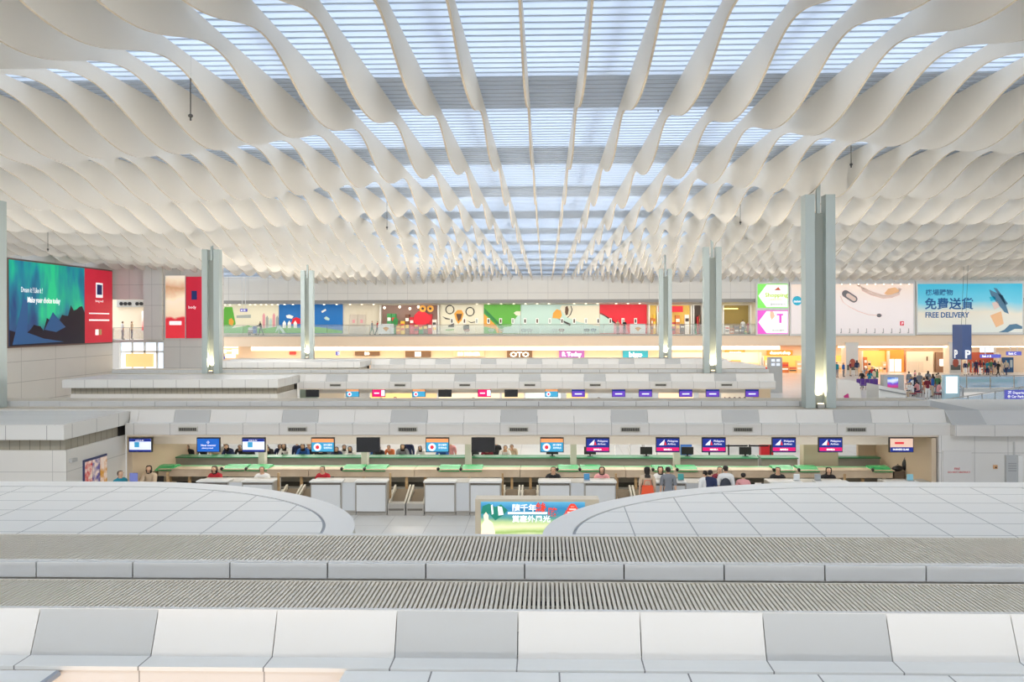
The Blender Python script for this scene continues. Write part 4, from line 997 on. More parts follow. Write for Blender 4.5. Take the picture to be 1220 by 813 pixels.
t = thing('far_counter', (P(1020, 550, 27.9).x, 27.9, 0), 'short far counter with green top right of the olive partition', 'counter', 'far side counters of the second island')
a, c = P(998, 550, 27.9).x, P(1048, 550, 27.9).x
MB().box(a, c, 27.9, 28.15, .3, 1.15, GB).build('body', t); MB().box(a - .02, c + .02, 27.85, 28.2, 1.15, 1.19, GREENE).build('glass_top', t); MB().box(a + .1, c - .1, 27.95, 28.1, 0, .3, DARK).build('plinth', t)
# ---------------------------------------------------------------- screens
SB = mat('screen_blue', (24, 44, 130), .2, emis=.55); SW = mat('screen_white', (214, 222, 240), .2, emis=.7); SO = mat('screen_orange', (226, 150, 96), .2, emis=.55); SCY = mat('screen_cyan', (60, 150, 190), .2, emis=.55)
SM = mat('screen_magenta', (214, 20, 100), .2, emis=.6); SNV = mat('screen_black', (40, 42, 46), .25); SBL = mat('screen_sky', (20, 90, 180), .2, emis=.6); SPU = mat('screen_purple', (92, 60, 170), .2, emis=.6); SCR = mat('screen_cream', (226, 190, 170), .2, emis=.5); SRD = mat('screen_red', (214, 50, 60), .2, emis=.5)
def screen(X, Y, zc, w, h, kind, label, big, ztop, grp):
    t = thing('display_screen', (X, Y, zc - h / 2), label, 'display screen', grp)
    MB().box(X - w / 2, X + w / 2, Y, Y + .08, zc - h / 2, zc + h / 2, BLACK).build('housing', t)
    MB().box(X - .09, X + .09, Y + .02, Y + .06, zc + h / 2, ztop, mat('bracket_green', (130, 140, 128), .5)).build('bracket', t)
    m0 = {'board': SW, 'sky': SBL, 'nosmoke': SCY, 'off': SNV, 'air': SB, 'cream': SCR, 'purple': SPU, 'red': SM}[kind]
    e = w * .03; x0, x1, z0, z1 = X - w / 2 + e, X + w / 2 - e, zc - h / 2 + e, zc + h / 2 - e * 1.6
    f = MB().box(x0, x1, Y - .006, Y, z0, z1, m0).build('screen_face', t)
    def r(nm, a, b_, c, d, m, dy=.012):
        MB().box(x0 + (x1 - x0) * a, x0 + (x1 - x0) * c, Y - dy, Y - .006, z0 + (z1 - z0) * b_, z0 + (z1 - z0) * d, m).build(nm, f)
    if kind == 'board':
        r('header_bar', 0, .78, 1, 1, SB); r('footer_bar', 0, 0, 1, .14, SB); r('cyan_square', .24, .34, .46, .74, SCY); 
        if big: text('lettering', 'CHECK-IN', .06, INK, f, (X - .16, Y - .014, z1 - .075))
    elif kind == 'nosmoke':
        r('orange_bar', 0, .72, 1, 1, SO); 
        MB().disc((x0 + (x1 - x0) * .26, Y - .014, z0 + (z1 - z0) * .34), h * .26, .008, SW, 16).disc((x0 + (x1 - x0) * .26, Y - .018, z0 + (z1 - z0) * .34), h * .13, .008, SRD, 12).build('round_symbol', f)
        if big:
            text('lettering', '請勿攜帶', .07, INK, f, (x0 + (x1 - x0) * .54, Y - .016, z0 + h * .40)); text('lettering', '易燃物品', .07, INK, f, (x0 + (x1 - x0) * .54, Y - .016, z0 + h * .2))
    elif kind == 'air':
        r('magenta_bar', 0, .06, 1, .32, SM)
        MB().prism([(x0 + w * .10, Y - .014, z0 + h * .44), (x0 + w * .34, Y - .014, z0 + h * .82), (x0 + w * .30, Y - .014, z0 + h * .44)], (0, .006, 0), INK).prism([(x0 + w * .32, Y - .014, z0 + h * .44), (x0 + w * .36, Y - .014, z0 + h * .72), (x0 + w * .42, Y - .014, z0 + h * .44)], (0, .006, 0), SRD).build('airline_logo', f)
        if big:
            text('lettering', 'Philippine', .085, INK, f, (x0 + w * .46, Y - .016, z0 + h * .66)); text('lettering', 'Airlines', .085, INK, f, (x0 + w * .46, Y - .016, z0 + h * .46))
            text('lettering', 'MANILA', .07, INK, f, (X - .13, Y - .018, z0 + h * .10), bold=.004)
    elif kind == 'sky':
        if big:
            text('lettering', '⇧', .12, INK, f, (X - .06, Y - .014, zc + .04)); text('lettering', 'Next counter', .09, INK, f, (X - .24, Y - .014, zc - .04)); text('lettering', 'please proceed', .06, INK, f, (X - .2, Y - .014, zc - .12))
        else: r('white_text', .2, .4, .8, .6, SW)
    elif kind == 'cream':
        r('navy_bar', 0, 0, 1, .34, SB); r('red_word', .2, .58, .6, .74, SRD)
        if big: text('lettering', 'BUSINESS CLASS', .07, INK, f, (x0 + .08, Y - .016, z0 + .05), bold=.003)
    elif kind == 'purple':
        r('navy_bar', 0, .74, 1, 1, SB)
        r('white_text', .22, .3, .78, .46, SW)
    elif kind == 'red':
        r('white_corner', .72, .1, 1, .9, SW); r('white_text', .15, .4, .55, .56, SW)
    return t
kinds2 = [(167, 'board'), (248, 'sky'), (302, 'board'), (384.5, 'nosmoke'), (438.5, 'off'), (521, 'nosmoke'), (575.5, 'off'), (657.5, 'nosmoke'), (712, 'air'), (795.5, 'air'), (850.5, 'air'), (934, 'air'), (989.5, 'air'), (1074, 'cream')]
desc = {'board': 'blue and white check-in board', 'sky': 'plain sky blue notice', 'nosmoke': 'orange and cyan prohibition notice', 'off': 'blank dark screen', 'air': 'blue and magenta airline logo', 'cream': 'cream and navy class notice', 'purple': 'purple notice', 'red': 'pink red notice'}
Ys = 24.5
for i, (u, kd) in enumerate(kinds2):
    a = P(u, 530.3, Ys)
    screen(a.x, Ys, a.z, .765, .48, kd, 'second island display showing %s, %s from the left' % (desc[kd], ordw(i + 1)) , True, E(-3.74), 'displays over the second island')
kinds3 = [(372, 'off'), (420, 'nosmoke'), (451, 'red'), (499, 'nosmoke'), (530, 'off'), (577, 'red'), (609, 'off'), (657, 'nosmoke'), (689, 'purple'), (737, 'purple'), (769, 'purple'), (817, 'purple'), (849, 'purple'), (896, 'purple')]
Y3 = YN[2] - .2
for i, (u, kd) in enumerate(kinds3):
    a = P(u, 468.3, Y3)
    screen(a.x, Y3, a.z, .74, .46, kd, 'third island display showing %s, %s from the left' % (desc[kd], ordw(i + 1)), False, E(-3.74), 'displays over the third island')
# ---------------------------------------------------------------- island 3 interior strip: lit shop band behind
Yq = YN[2] + 3.2
for u0, u1, col, w, e in ((357, 378, (160, 176, 160), 'pale green panel under the first small display', .05), (380, 410, (236, 222, 200), 'cream panel with faint print under the first displays', .25), (441, 490, (238, 206, 140), 'golden lit panel behind the pink red display', .5), (495, 520, (228, 190, 150), 'peach panel right of the golden one', .3), (523, 595, (240, 222, 200), 'long pale peach panel in the middle of the third island', .4), (598, 624, (236, 206, 170), 'beige lit panel with a white door', .4), (626, 668, (200, 224, 236), 'panel with white and blue stripes', .5), (675, 700, (236, 200, 140), 'amber lit panel below the first purple display', .5), (785, 826, (240, 216, 180), 'amber and white lit panel with a round glow', .5), (860, 895, (236, 226, 212), 'white panel with a dark sawtooth line', .3), (898, 918, (190, 170, 140), 'beige lamp lit end panel at the right of the third island', .3)):
    a, c = P(u0, 462, Yq), P(u1, 478, Yq); t = thing('lit_panel', ((a.x + c.x) / 2, Yq, 0), w, 'wall panel')
    MB().box(a.x, c.x, Yq, Yq + .15, 0, E(-3.74), mat('lit_%d_%d_%d' % col, col, .5, emis=e)).build('panel', t)
    if 'stripes' in w:
        for j in range(3): b = MB(); prect(b, u0 + 2, 466 + j * 3, u1 - 2, 467.2 + j * 3, LBW, Yq, .04); b.build('stripe', t)
    if 'sawtooth' in w:
        b = MB(); pts = [(u0 + 2, 477)] + [(u0 + 3 + j * 3, 473 + (j % 2) * 2) for j in range(10)] + [(u1 - 2, 477)]; ppoly(b, pts, DARK, Yq, .04); b.build('sawtooth', t)
t = thing('header_beam', (0, YN[2] + .9, E(-4.1)), 'white header beam behind the small far displays', 'beam')
MB().box(-13, 12, YN[2] + .9, YN[2] + 1.1, E(-4.02), E(-3.74), mat('header_white', (226, 222, 214))).build('beam', t)
t = thing('check_in_counter', (0, YN[2] + .4, 0), 'long low counter line of the third island', 'counter')
MB().box(-12.5, 12, YN[2], YN[2] + .6, 0, 1.1, CB).build('body', t)
t = thing('check_in_counter', (0, YN[3] + .4, 0), 'long low counter line of the farthest island', 'counter')
MB().box(-12.5, 12, YN[3] + .2, YN[3] + .8, 0, 1.1, CB).build('body', t)
# island 4 right: rounded white canopy with box
a, c = P(856, 428, 72), P(912, 443, 72)
t = thing('round_canopy', ((a.x + c.x) / 2, 72, 0), 'white rounded canopy behind the middle right column', 'canopy')
prof = [(a.x, 72, 0), (a.x, 72, a.z - .3), (a.x + .8, 72, a.z), (a.x + 1.2, 72, P(880, 433, 72).z), (c.x - 1.2, 72, P(880, 434, 72).z), (c.x, 72, P(880, 437, 72).z), (c.x, 72, 0)]
MB().prism(prof, (0, 4, 0), PANELM).build('shell', t)
a, c = P(917, 426, 66), P(932, 442, 66)
t = thing('monitor_box', ((a.x + c.x) / 2, 66, 0), 'grey monitor box with blue white screens, left of the thick column', 'monitor')
MB().box(a.x, c.x, 66, 66.8, 0, a.z, GREYP).build('body', t)
for q in ((919, 428, 923, 431), (925, 428, 929, 431), (919, 433, 923, 436), (925, 433, 929, 436)):
    b = MB(); prect(b, *q, SW, 66, .04); b.build('screen_face', t)
a, c = P(998, 452, 57), P(1024, 480, 57)
t = thing('round_canopy', ((a.x + c.x) / 2, 57, 0), 'white low curved desk right behind the thick right column', 'canopy')
MB().prism([(a.x, 57, 0), (a.x, 57, a.z), (c.x - .5, 57, P(1020, 454, 57).z), (c.x, 57, P(1020, 457, 57).z), (c.x + .2, 57, 0)], (0, 3, 0), PANELM).build('shell', t)
MB().prism([(P(1005, 472, 57).x, 56.9, P(1005, 472, 57).z), (P(1010, 469, 57).x, 56.9, P(1010, 469, 57).z), (P(1011, 474, 57).x, 56.9, P(1011, 474, 57).z), (P(1007, 477, 57).x, 56.9, P(1007, 477, 57).z)], (0, .1, 0), flat('magenta_tab', (170, 40, 110))).build('magenta_tab', t)
# ---------------------------------------------------------------- floor light box
YL = 16.0
a, c = P(566, 595, YL), P(714, 700, YL)
t = thing('light_box', ((a.x + c.x) / 2, YL, 0), 'freestanding backlit advertisement with meadow, statue and pagoda on the hall floor', 'light box')
MB().box(a.x, c.x, YL, YL + .35, 0, a.z, mat('box_silver', (206, 194, 172), .35)).build('housing', t)
q0, q1 = P(573, 598, YL), P(697, 682, YL)
pic = MB().box(q0.x, q1.x, YL - .02, YL, q1.z, q0.z, ramp_mat('meadow_print', [(0, (150, 180, 110)), (.12, (236, 240, 196)), (.22, (160, 190, 104)), (.34, (236, 238, 190)), (.46, (190, 210, 150)), (.56, (90, 160, 150)), (.7, (60, 140, 170)), (.85, (50, 130, 180)), (1, (90, 170, 206))], 'Z', P(600, 645, YL).z, q0.z, 1.3, .25, .5)).build('picture', t)
def lp(nm, pts, m, dy=.03): b = MB(); ppoly(b, pts, m, YL, dy, .01); b.build(nm, pic)
STAT = mat('statue_print', (232, 214, 196), .5, emis=.7); PAG = mat('pagoda_print', (250, 236, 226), .5, emis=.8); LRED = mat('red_letters', (226, 70, 50), .5, emis=.5); DG = mat('leaf_print', (30, 130, 110), .5, emis=.4)
lp('statue', [(573, 640), (574, 625), (577, 620), (576, 614), (579, 610), (582, 614), (582, 619), (587, 623), (590, 634), (589, 641), (573, 642)], STAT)
lp('cliff', [(573, 612), (575, 603), (583, 600), (590, 604), (597, 601), (605, 608), (598, 615), (590, 620), (583, 612)], DG, .025)
lp('waterfall', [(585, 602), (587, 601), (588, 612), (586, 613)], INK, .035); lp('waterfall', [(593, 603), (598, 604), (600, 613), (594, 614)], INK, .035)
for j, (w_, y_) in enumerate(((18, 611), (14, 607.5), (10, 604), (6, 601))):
    lp('pagoda_tier', [(682 - w_ / 2 - 2, y_ + 2), (682 - w_ / 2 + 1, y_ - 1), (682 + w_ / 2 - 1, y_ - 1), (682 + w_ / 2 + 2, y_ + 2)], LRED, .04)
    lp('pagoda_wall', [(682 - w_ / 2 + 1, y_ + 3.4), (682 - w_ / 2 + 1, y_ + 1.8), (682 + w_ / 2 - 1, y_ + 1.8), (682 + w_ / 2 - 1, y_ + 3.4)], PAG, .04)
lp('white_bar', [(605, 610), (652, 610), (652, 612.5), (605, 612.5)], INK)
text_px('lettering', '隨千年', 610, 608, 6.4, YL, INK, pic, 1.1, bold=.004, dy=.04)
text_px('red_lettering', '絲', 638, 608.5, 8.5, YL, LRED, pic, 1.1, bold=.005, dy=.04); text_px('red_lettering', '路', 652.5, 614, 8, YL, LRED, pic, 1.1, bold=.005, dy=.04)
text_px('lettering', '賞塞外風光', 610, 621, 6, YL, INK, pic, 1.1, bold=.004, dy=.04)
#@@PEOPLE
# ================================================================== PEOPLE
SKINM = mat('skin', (222, 180, 150), .55); HAIRM = mat('black_hair', (34, 26, 24), .6)
def bones(pose):
    J = {}
    seat = pose in ('sit',)
    hz = .93 if not seat else .52
    J['pel'] = Vector((0, 0, hz)); lean = {'stand': .0, 'lean': -.27, 'sit': -.10, 'walk': -.03, 'push': -.10}[pose]
    cz, nz = (.33, .41) if pose == 'lean' else (.42, .54)
    J['sp'] = J['pel'] + Vector((0, lean * .4, .20)); J['ch'] = J['pel'] + Vector((0, lean, cz)); J['nk'] = J['pel'] + Vector((0, lean * 1.2, nz))
    hd = {'lean': -.07, 'sit': -.04}.get(pose, -.01)
    J['hb'] = J['nk'] + Vector((0, hd, .07)); J['hm'] = J['nk'] + Vector((0, hd * 1.3 - .005, .15)); J['ht'] = J['nk'] + Vector((0, hd * 1.5, .215))
    for s, n in ((-1, 'l'), (1, 'r')):
        J['sh' + n] = J['ch'] + Vector((s * .175, 0, .055))
        if pose in ('lean', 'sit', 'push'):
            J['el' + n] = J['sh' + n] + Vector((s * .05, -.12, -.25)); J['wr' + n] = J['el' + n] + Vector((-s * .04, -.23, .02 if pose != 'push' else .0))
            hdv = Vector((-s * .01, -.075, -.005))
        else:
            sw = s * .12 if pose == 'walk' else .02
            J['el' + n] = J['sh' + n] + Vector((s * .045, sw * .6, -.27)); J['wr' + n] = J['el' + n] + Vector((s * .01, sw - .05, -.24)); hdv = Vector((0, -.012, -.08))
        J['pa' + n] = J['wr' + n] + hdv
        J['hdv' + n] = hdv
        J['hp' + n] = J['pel'] + Vector((s * .085, 0, -.05))
        if seat:
            J['kn' + n] = J['hp' + n] + Vector((s * .04, -.40, .02)); J['an' + n] = Vector((J['kn' + n].x, J['kn' + n].y + .03, .08))
        elif pose in ('walk', 'push'):
            st = -s * .17; J['kn' + n] = Vector((s * .09, st * .7 - .04, .50)); J['an' + n] = Vector((s * .09, st * 1.5 + .03, .085))
        else:
            J['kn' + n] = Vector((s * .10, -.02, .50)); J['an' + n] = Vector((s * .11, .02, .085))
        J['to' + n] = J['an' + n] + Vector((s * .01, -.15, -.05))
    return J
def person_data(pose, fingers):
    J = bones(pose); vs = []; es = []; rad = []; idx = {}
    def add(k, r, v=None):
        idx[k] = len(vs); vs.append(tuple(J[k] if v is None else v)); rad.append(r if isinstance(r, tuple) else (r, r)); return idx[k]
    def e(a, b): es.append((idx[a], idx[b]))
    add('pel', (.15, .105)); add('sp', (.125, .09)); add('ch', (.15, .10)); add('nk', (.05, .05)); add('hb', (.062, .066)); add('hm', (.078, .092)); add('ht', (.06, .066))
    for a, b in (('pel', 'sp'), ('sp', 'ch'), ('ch', 'nk'), ('nk', 'hb'), ('hb', 'hm'), ('hm', 'ht')): e(a, b)
    for n, s in (('l', -1), ('r', 1)):
        add('sh' + n, .058); add('el' + n, .042); add('wr' + n, .027); add('pa' + n, (.034, .018))
        add('hp' + n, .088); add('kn' + n, .06); add('an' + n, .038); add('to' + n, .03)
        for a, b in (('ch', 'sh'), ('sh', 'el'), ('el', 'wr'), ('wr', 'pa')): e(a if a == 'ch' else a + n, b + n)
        for a, b in (('pel', 'hp'), ('hp', 'kn'), ('kn', 'an'), ('an', 'to')): e(a if a == 'pel' else a + n, b + n)
        if fingers:
            d = J['hdv' + n].normalized(); side = Vector((1, 0, 0)); curl = Vector((0, -.3, -.6)) if abs(d.y) > .5 else Vector((0, -.6, 0))
            for i, L in enumerate((.062, .072, .068, .052)):
                b0 = J['pa' + n] + side * (i - 1.5) * .02 * -s + d * .018
                m1 = b0 + d * L * .55; m2 = m1 + (d + curl * .7).normalized() * L * .5
                for q, (v, r) in enumerate(((b0, .0095), (m1, .009), (m2, .0075))):
                    k = 'f%s%d%d' % (n, i, q); add(k, r, v)
                es.append((idx['pa' + n], idx['f%s%d0' % (n, i)])); e('f%s%d0' % (n, i), 'f%s%d1' % (n, i)); e('f%s%d1' % (n, i), 'f%s%d2' % (n, i))
            th = (J['wr' + n] + J['pa' + n]) / 2 + side * -s * .03; th2 = th + side * -s * .02 + d * .04
            add('t%s0' % n, .011, th); add('t%s1' % n, .009, th2); es.append((idx['pa' + n], idx['t%s0' % n])); e('t%s0' % n, 't%s1' % n)
    me = bpy.data.meshes.new('tmp'); me.from_pydata(vs, es, []); o = bpy.data.objects.new('tmp', me); COL.objects.link(o)
    md = o.modifiers.new('s', 'SKIN'); sv = me.skin_vertices[0].data
    for i, r in enumerate(rad): sv[i].radius = r
    sv[0].use_root = True
    sb = o.modifiers.new('u', 'SUBSURF'); sb.levels = 1; sb.render_levels = 1
    bpy.context.view_layer.update()
    body = bpy.data.meshes.new_from_object(o.evaluated_get(bpy.context.evaluated_depsgraph_get()))
    bpy.data.objects.remove(o)
    segs = [('pel', 'sp', 'T'), ('sp', 'ch', 'T'), ('ch', 'nk', 'T'), ('nk', 'hb', 'H'), ('hb', 'hm', 'H'), ('hm', 'ht', 'H')]
    for n in 'lr':
        segs += [('ch', 'sh' + n, 'T'), ('sh' + n, 'el' + n, 'U'), ('el' + n, 'wr' + n, 'A'), ('wr' + n, 'pa' + n, 'X'), ('pel', 'hp' + n, 'P'), ('hp' + n, 'kn' + n, 'P'), ('kn' + n, 'an' + n, 'P'), ('an' + n, 'to' + n, 'F')]
    def region(p):
        best = None
        for a, b, r in segs:
            A, B = J[a], J[b]; t = max(0, min(1, (p - A).dot(B - A) / (B - A).length_squared)); d = (p - (A + (B - A) * t)).length
            if r == 'X' : d -= .01
            if best is None or d < best[0]: best = (d, r, t)
        return best[1]
    hm = J['hm']
    # nose, brow
    for v in body.vertices:
        d = v.co - hm
        if d.y < -.07 and abs(d.x) < .025 and abs(d.z + .005) < .035: v.co.y -= .016
    reg = [region(p.center) for p in body.polygons]
    def sub(sel, off, name):
        m = bpy.data.meshes.new(name); vm = {}; V = []; Fc = []
        for p, r in zip(body.polygons, reg):
            if not sel(p, r): continue
            q = []
            for vi in p.vertices:
                if vi not in vm: vm[vi] = len(V); v = body.vertices[vi]; V.append(tuple(v.co + v.normal * off))
                q.append(vm[vi])
            Fc.append(q)
        m.from_pydata(V, [], Fc); m.polygons.foreach_set('use_smooth', [True] * len(Fc)); m.materials.append(SKINM); m.update(); return m
    hipz = J['pel'].z - .0
    out = {'body': body}
    out['top'] = sub(lambda p, r: r in 'TU' or (r == 'P' and p.center.z > hipz - .02 and (pose != 'sit' or p.center.y > -.12)), .018, 'top')
    out['top_long'] = sub(lambda p, r: r in 'TUA' or (r == 'P' and p.center.z > hipz - .02 and (pose != 'sit' or p.center.y > -.12)), .018, 'top')
    out['trousers'] = sub(lambda p, r: r == 'P' or (r == 'T' and p.center.z < hipz + .05), .012, 'trousers')
    out['shoe_l'] = sub(lambda p, r: r == 'F' and p.center.x < 0, .014, 'shoe'); out['shoe_r'] = sub(lambda p, r: r == 'F' and p.center.x >= 0, .014, 'shoe')
    out['hair'] = sub(lambda p, r: r == 'H' and (p.center.z > hm.z + .045 or (p.center.y > hm.y - .01 and p.center.z > hm.z - .055)), .018, 'hair')
    out['hair_long'] = sub(lambda p, r: (r == 'H' and (p.center.z > hm.z + .045 or p.center.y > hm.y - .01)) or (r == 'T' and p.center.y > J['ch'].y + .05 and abs(p.center.x) < .09 and p.center.z > J['ch'].z), .03, 'hair')
    def feat(nm, c, r, m):
        fo = MB().ball(c, r, m, 6, 4).build(nm, local=True); me_ = fo.data; bpy.data.objects.remove(fo); return me_
    for s in (-1, 1): out['eye%d' % s] = feat('eye', (s * .03, hm.y - .088, hm.z + .012), (.011, .008, .007), mat('eye_dark', (40, 30, 28), .3))
    out['mouth'] = feat('mouth', (0, hm.y - .086, hm.z - .052), (.02, .008, .006), mat('lips', (190, 110, 100), .5))
    body.polygons.foreach_set('use_smooth', [True] * len(body.polygons)); body.materials.clear(); body.materials.append(SKINM); body.name = 'body'
    return out
PD = {p: person_data(p, True) for p in ('stand', 'lean', 'sit', 'walk', 'push')}
COLS = {'white': (232, 232, 230), 'black': (36, 36, 40), 'navy': (36, 48, 84), 'teal': (24, 130, 150), 'red': (176, 32, 44), 'grey': (130, 134, 140), 'blue': (40, 96, 170), 'orange': (214, 120, 70), 'pink': (226, 160, 160), 'green': (70, 120, 80), 'beige': (206, 186, 160), 'brown': (120, 84, 60), 'maroon': (120, 30, 50), 'purple': (100, 70, 140)}
def person(X, Y, z, pose, rz, top, bottom, label, hair='short', long_=False, scale=1.0, group=None, cat='person'):
    t = thing('person', (X, Y, z), label, cat, group, rz); t.scale = (scale,) * 3
    d = PD[pose]
    def part(nm, me, m):
        o = bpy.data.objects.new(nm, me); COL.objects.link(o); o.parent = t
        if m is not None:
            o.material_slots[0].link = 'OBJECT'; o.material_slots[0].material = m
        return o
    part('body', d['body'], None)
    part('top', d['top_long' if long_ else 'top'], mat('cloth_' + top, COLS[top], .8)); part('trousers', d['trousers'], mat('cloth_' + bottom, COLS[bottom], .8))
    part('shoe', d['shoe_l'], mat('cloth_black', COLS['black'], .8)); part('shoe', d['shoe_r'], mat('cloth_black', COLS['black'], .8)); part('hair', d['hair_long' if hair == 'long' else 'hair'], HAIRM); part('eye', d['eye-1'], None); part('eye', d['eye1'], None); part('mouth', d['mouth'], None)
    return t
def chair(X, Y, rz, label):
    t = thing('office_chair', (X, Y, 0), label, 'chair', 'staff chairs behind the counters', rz)
    m = mat('chair_black', (40, 40, 44), .6)
    MB().box(-.22, .22, -.2, .22, .36, .43, m).build('seat', t, local=True)
    MB().box(-.2, .2, .24, .29, .5, .9, m).box(-.03, .03, .24, .27, .38, .52, m).build('backrest', t, local=True)
    MB().tube([(0, 0, .06), (0, 0, .36)], .03, STEEL).build('gas_post', t, local=True)
    b = MB()
    for k in range(5): b.tube([(0, 0, .08), (.24 * math.cos(k * 1.257), .24 * math.sin(k * 1.257), .04)], .025, m)
    b.build('star_base', t, local=True)
# staff behind the near counters
FA = 0
staff = [(143, 22.6, 'teal', 'short', 'person in teal top standing by the left beige wall', 1), (181, 25.3, 'beige', 'long', 'staff person in beige top behind the leftmost counters', 0), (259, 25.25, 'red', 'long', 'staff person in red top with long hair, left of the second slim post', 0), (314, 25.2, 'white', 'short', 'staff person in white top behind the counter under the third display', 0),
         (387, 25.25, 'red', 'short', 'staff person in red top behind the counter left of the floor gap', 0), (659, 25.25, 'black', 'short', 'staff person in black top behind the counter above the light box', 0), (717, 25.25, 'pink', 'long', 'staff person in pink top behind the counter right above the light box', 0),
         (787, 25.3, 'white', 'long', 'staff person in white top facing the visitor in dark grey', 0), (856, 25.3, 'maroon', 'short', 'staff person in maroon top facing the visitor with the rucksack', 0), (926, 25.25, 'black', 'short', 'staff person in black top left of the olive partition', 0), (985, 25.2, 'black', 'long', 'staff person in black top sitting in front of the olive partition', 0)]
for u, Y, c_, hr, lab, fl in staff:
    X = at(u, Y, 570)
    person(X, Y, 0, 'stand' if fl else 'sit', random.uniform(-.2, .2) if not fl else 1.2, c_, 'black', lab, hr, True, 1.0 if fl else 1.06)
    if not fl: chair(X, Y + .12 if not fl else Y, 0 if not fl else 1.2, 'black office chair under the %s' % ' '.join(lab.replace('staff person', 'staff member').replace('person', 'sitter').split()[:10]))
t = person(at(771, 23.3, 580), 23.3, 0, 'stand', PI, 'beige', 'white', 'person with long black hair and a bright orange bag at the counter', 'long')
o = MB().box(-.17, .17, -.06, .06, -.42, -.12, mat('orange_bag', (236, 88, 48), .5)).tube([(-.12, 0, -.12), (-.06, 0, .02), (.06, 0, .02), (.12, 0, -.12)], .012, mat('orange_bag', (236, 88, 48)))
bag = thing('shoulder_bag', (at(771.5, 23.02, 590), 23.02, 1.18), 'bright orange bag held by the long haired visitor', 'bag')
MB().prism([(-.2, -.07, -.36), (.2, -.07, -.36), (.16, -.04, 0), (-.16, -.04, 0)], (0, .12, 0), mat('orange_bag', (236, 88, 48))).build('bag_body', bag, local=True)
MB().tube([(-.12, -.0, 0), (-.08, 0, .16), (.08, 0, .16), (.12, 0, 0)], .012, mat('orange_bag', (236, 88, 48))).build('strap', bag, local=True)
person(at(796, 23.35, 580), 23.35, 0, 'stand', PI, 'grey', 'black', 'person in dark grey top seen from behind at the counter', 'short')
person(at(840, 23.4, 580), 23.4, 0, 'stand', PI + .5, 'white', 'navy', 'person in white top turned to the left, left one of the pair before the rucksack', 'short', False, .93)
person(at(846, 23.3, 580), 23.3, 0, 'stand', PI - .6, 'navy', 'black', 'person in navy top, right one of the pair before the rucksack', 'short', False, .95)
person(at(864.5, 23.2, 580), 23.2, 0, 'stand', PI, 'white', 'navy', 'person in white shirt wearing a dark rucksack', 'short', False, 1.04)
rk = thing('rucksack', (at(864.5, 23.0, 580), 23.0, 1.0), 'dark grey rucksack on the back of the visitor in white', 'bag')
MB().ball((0, 0, .18), (.17, .1, .25), mat('rucksack_cloth', (56, 60, 70), .8), 12, 8).build('pack', rk, True, True)
MB().ball((0, -.08, .1), (.11, .05, .12), mat('rucksack_pocket', (74, 78, 88), .8), 10, 6).build('pocket', rk, True, True)
person(at(885.5, 23.3, 580), 23.3, 0, 'stand', PI - .3, 'pink', 'beige', 'person in pale pink top right of the visitor with the rucksack', 'short', False, .9)
# passengers beyond the far counters
rnd = random.Random(11)
spots = [228, 244, 258, 268, 278, 289, 297, 316, 325, 334, 344, 354, 363, 372, 383, 393, 402, 412, 420, 445, 452, 468, 479, 487, 495, 505, 529, 537, 545, 566, 582, 591, 600, 611, 615]
scr = [(u, i) for i, (u, _) in enumerate(kinds2)]
used = {}
colseq = ['black', 'orange', 'navy', 'white', 'black', 'grey', 'black', 'blue', 'beige', 'navy', 'maroon', 'black', 'pink', 'white', 'black']
lastx = {0: -99, 1: -99}
for i, u in enumerate(spots):
    if at(u, 29.4) - lastx[i % 2] < .54: continue
    lastx[i % 2] = at(u, 29.4)
    top = colseq[(i * 4 + i // 3) % len(colseq)]; Y = (28.98, 29.8)[i % 2] + rnd.uniform(0, .1); pose = 'lean' if i % 4 != 3 else 'stand'
    j = min(scr, key=lambda q: abs(q[0] - u)); side = 'left of' if u < j[0] - 5 else 'right of' if u > j[0] + 5 else 'behind'
    lab = 'person in %s top %s far counter, %s the %s display' % (top, 'leaning on' if pose == 'lean' else 'standing beyond', side, ordw(j[1] + 1))
    if lab in used: lab = lab.replace('person in', 'second person in')
    used[lab] = 1
    person(at(u, Y, 540), Y, 0, pose, rnd.uniform(-.3, .3), top, rnd.choice(['navy', 'black', 'beige', 'grey']), lab, rnd.choice(['short', 'long']), rnd.random() < .3, rnd.uniform(.9, .98) * (.93 if i % 2 else 1), 'passengers beyond the far counters')
# small things on counters
def monitor(X, Y, z, lab):
    t = thing('desk_monitor', (X, Y, z), lab, 'monitor', 'monitors on the far counters')
    MB().box(-.22, .22, 0, .04, .06, .34, BLACK).build('screen', t, local=True); MB().box(-.03, .03, 0, .05, 0, .1, BLACK).box(-.1, .1, -.05, .1, 0, .015, BLACK).build('stand', t, local=True)
for i, (u, w) in enumerate(((563, 'under the dark display'), (658, 'under the orange and cyan display near the centre'), (703, 'behind the first airline display'), (770, 'left of the second airline display'), (819, 'between the second and third airline displays'), (888, 'left of the fourth airline display'))):
    monitor(at(u, 27.95, 545), 27.95, 1.21, 'low black monitor on the far counter %s' % w)
for i, (u, w) in enumerate(((699, 'blue'), (811, 'teal'), (949, 'white'), (974, 'grey'), (1084, 'pale blue'))):
    c_ = {'blue': (90, 160, 210), 'teal': (80, 170, 170), 'white': (230, 235, 238), 'grey': (170, 176, 178), 'pale blue': (150, 205, 220)}[w]
    X = at(u, 24.25, 570); t = thing('desk_sign', (X, 24.25, 1.1), 'small %s desk stand on the near counter top' % w, 'desk sign')
    MB().box(X - .09, X + .09, 24.22, 24.28, 1.1, 1.3, mat('desk_%s' % w, c_, .4)).build('plate', t); MB().box(X - .1, X + .1, 24.15, 24.35, 1.1, 1.115, STEEL).build('foot', t)
t = thing('acrylic_screen', (at(158, 22.6, 575), 22.6, 0), 'violet tinted acrylic stand beside the person in teal', 'screen')
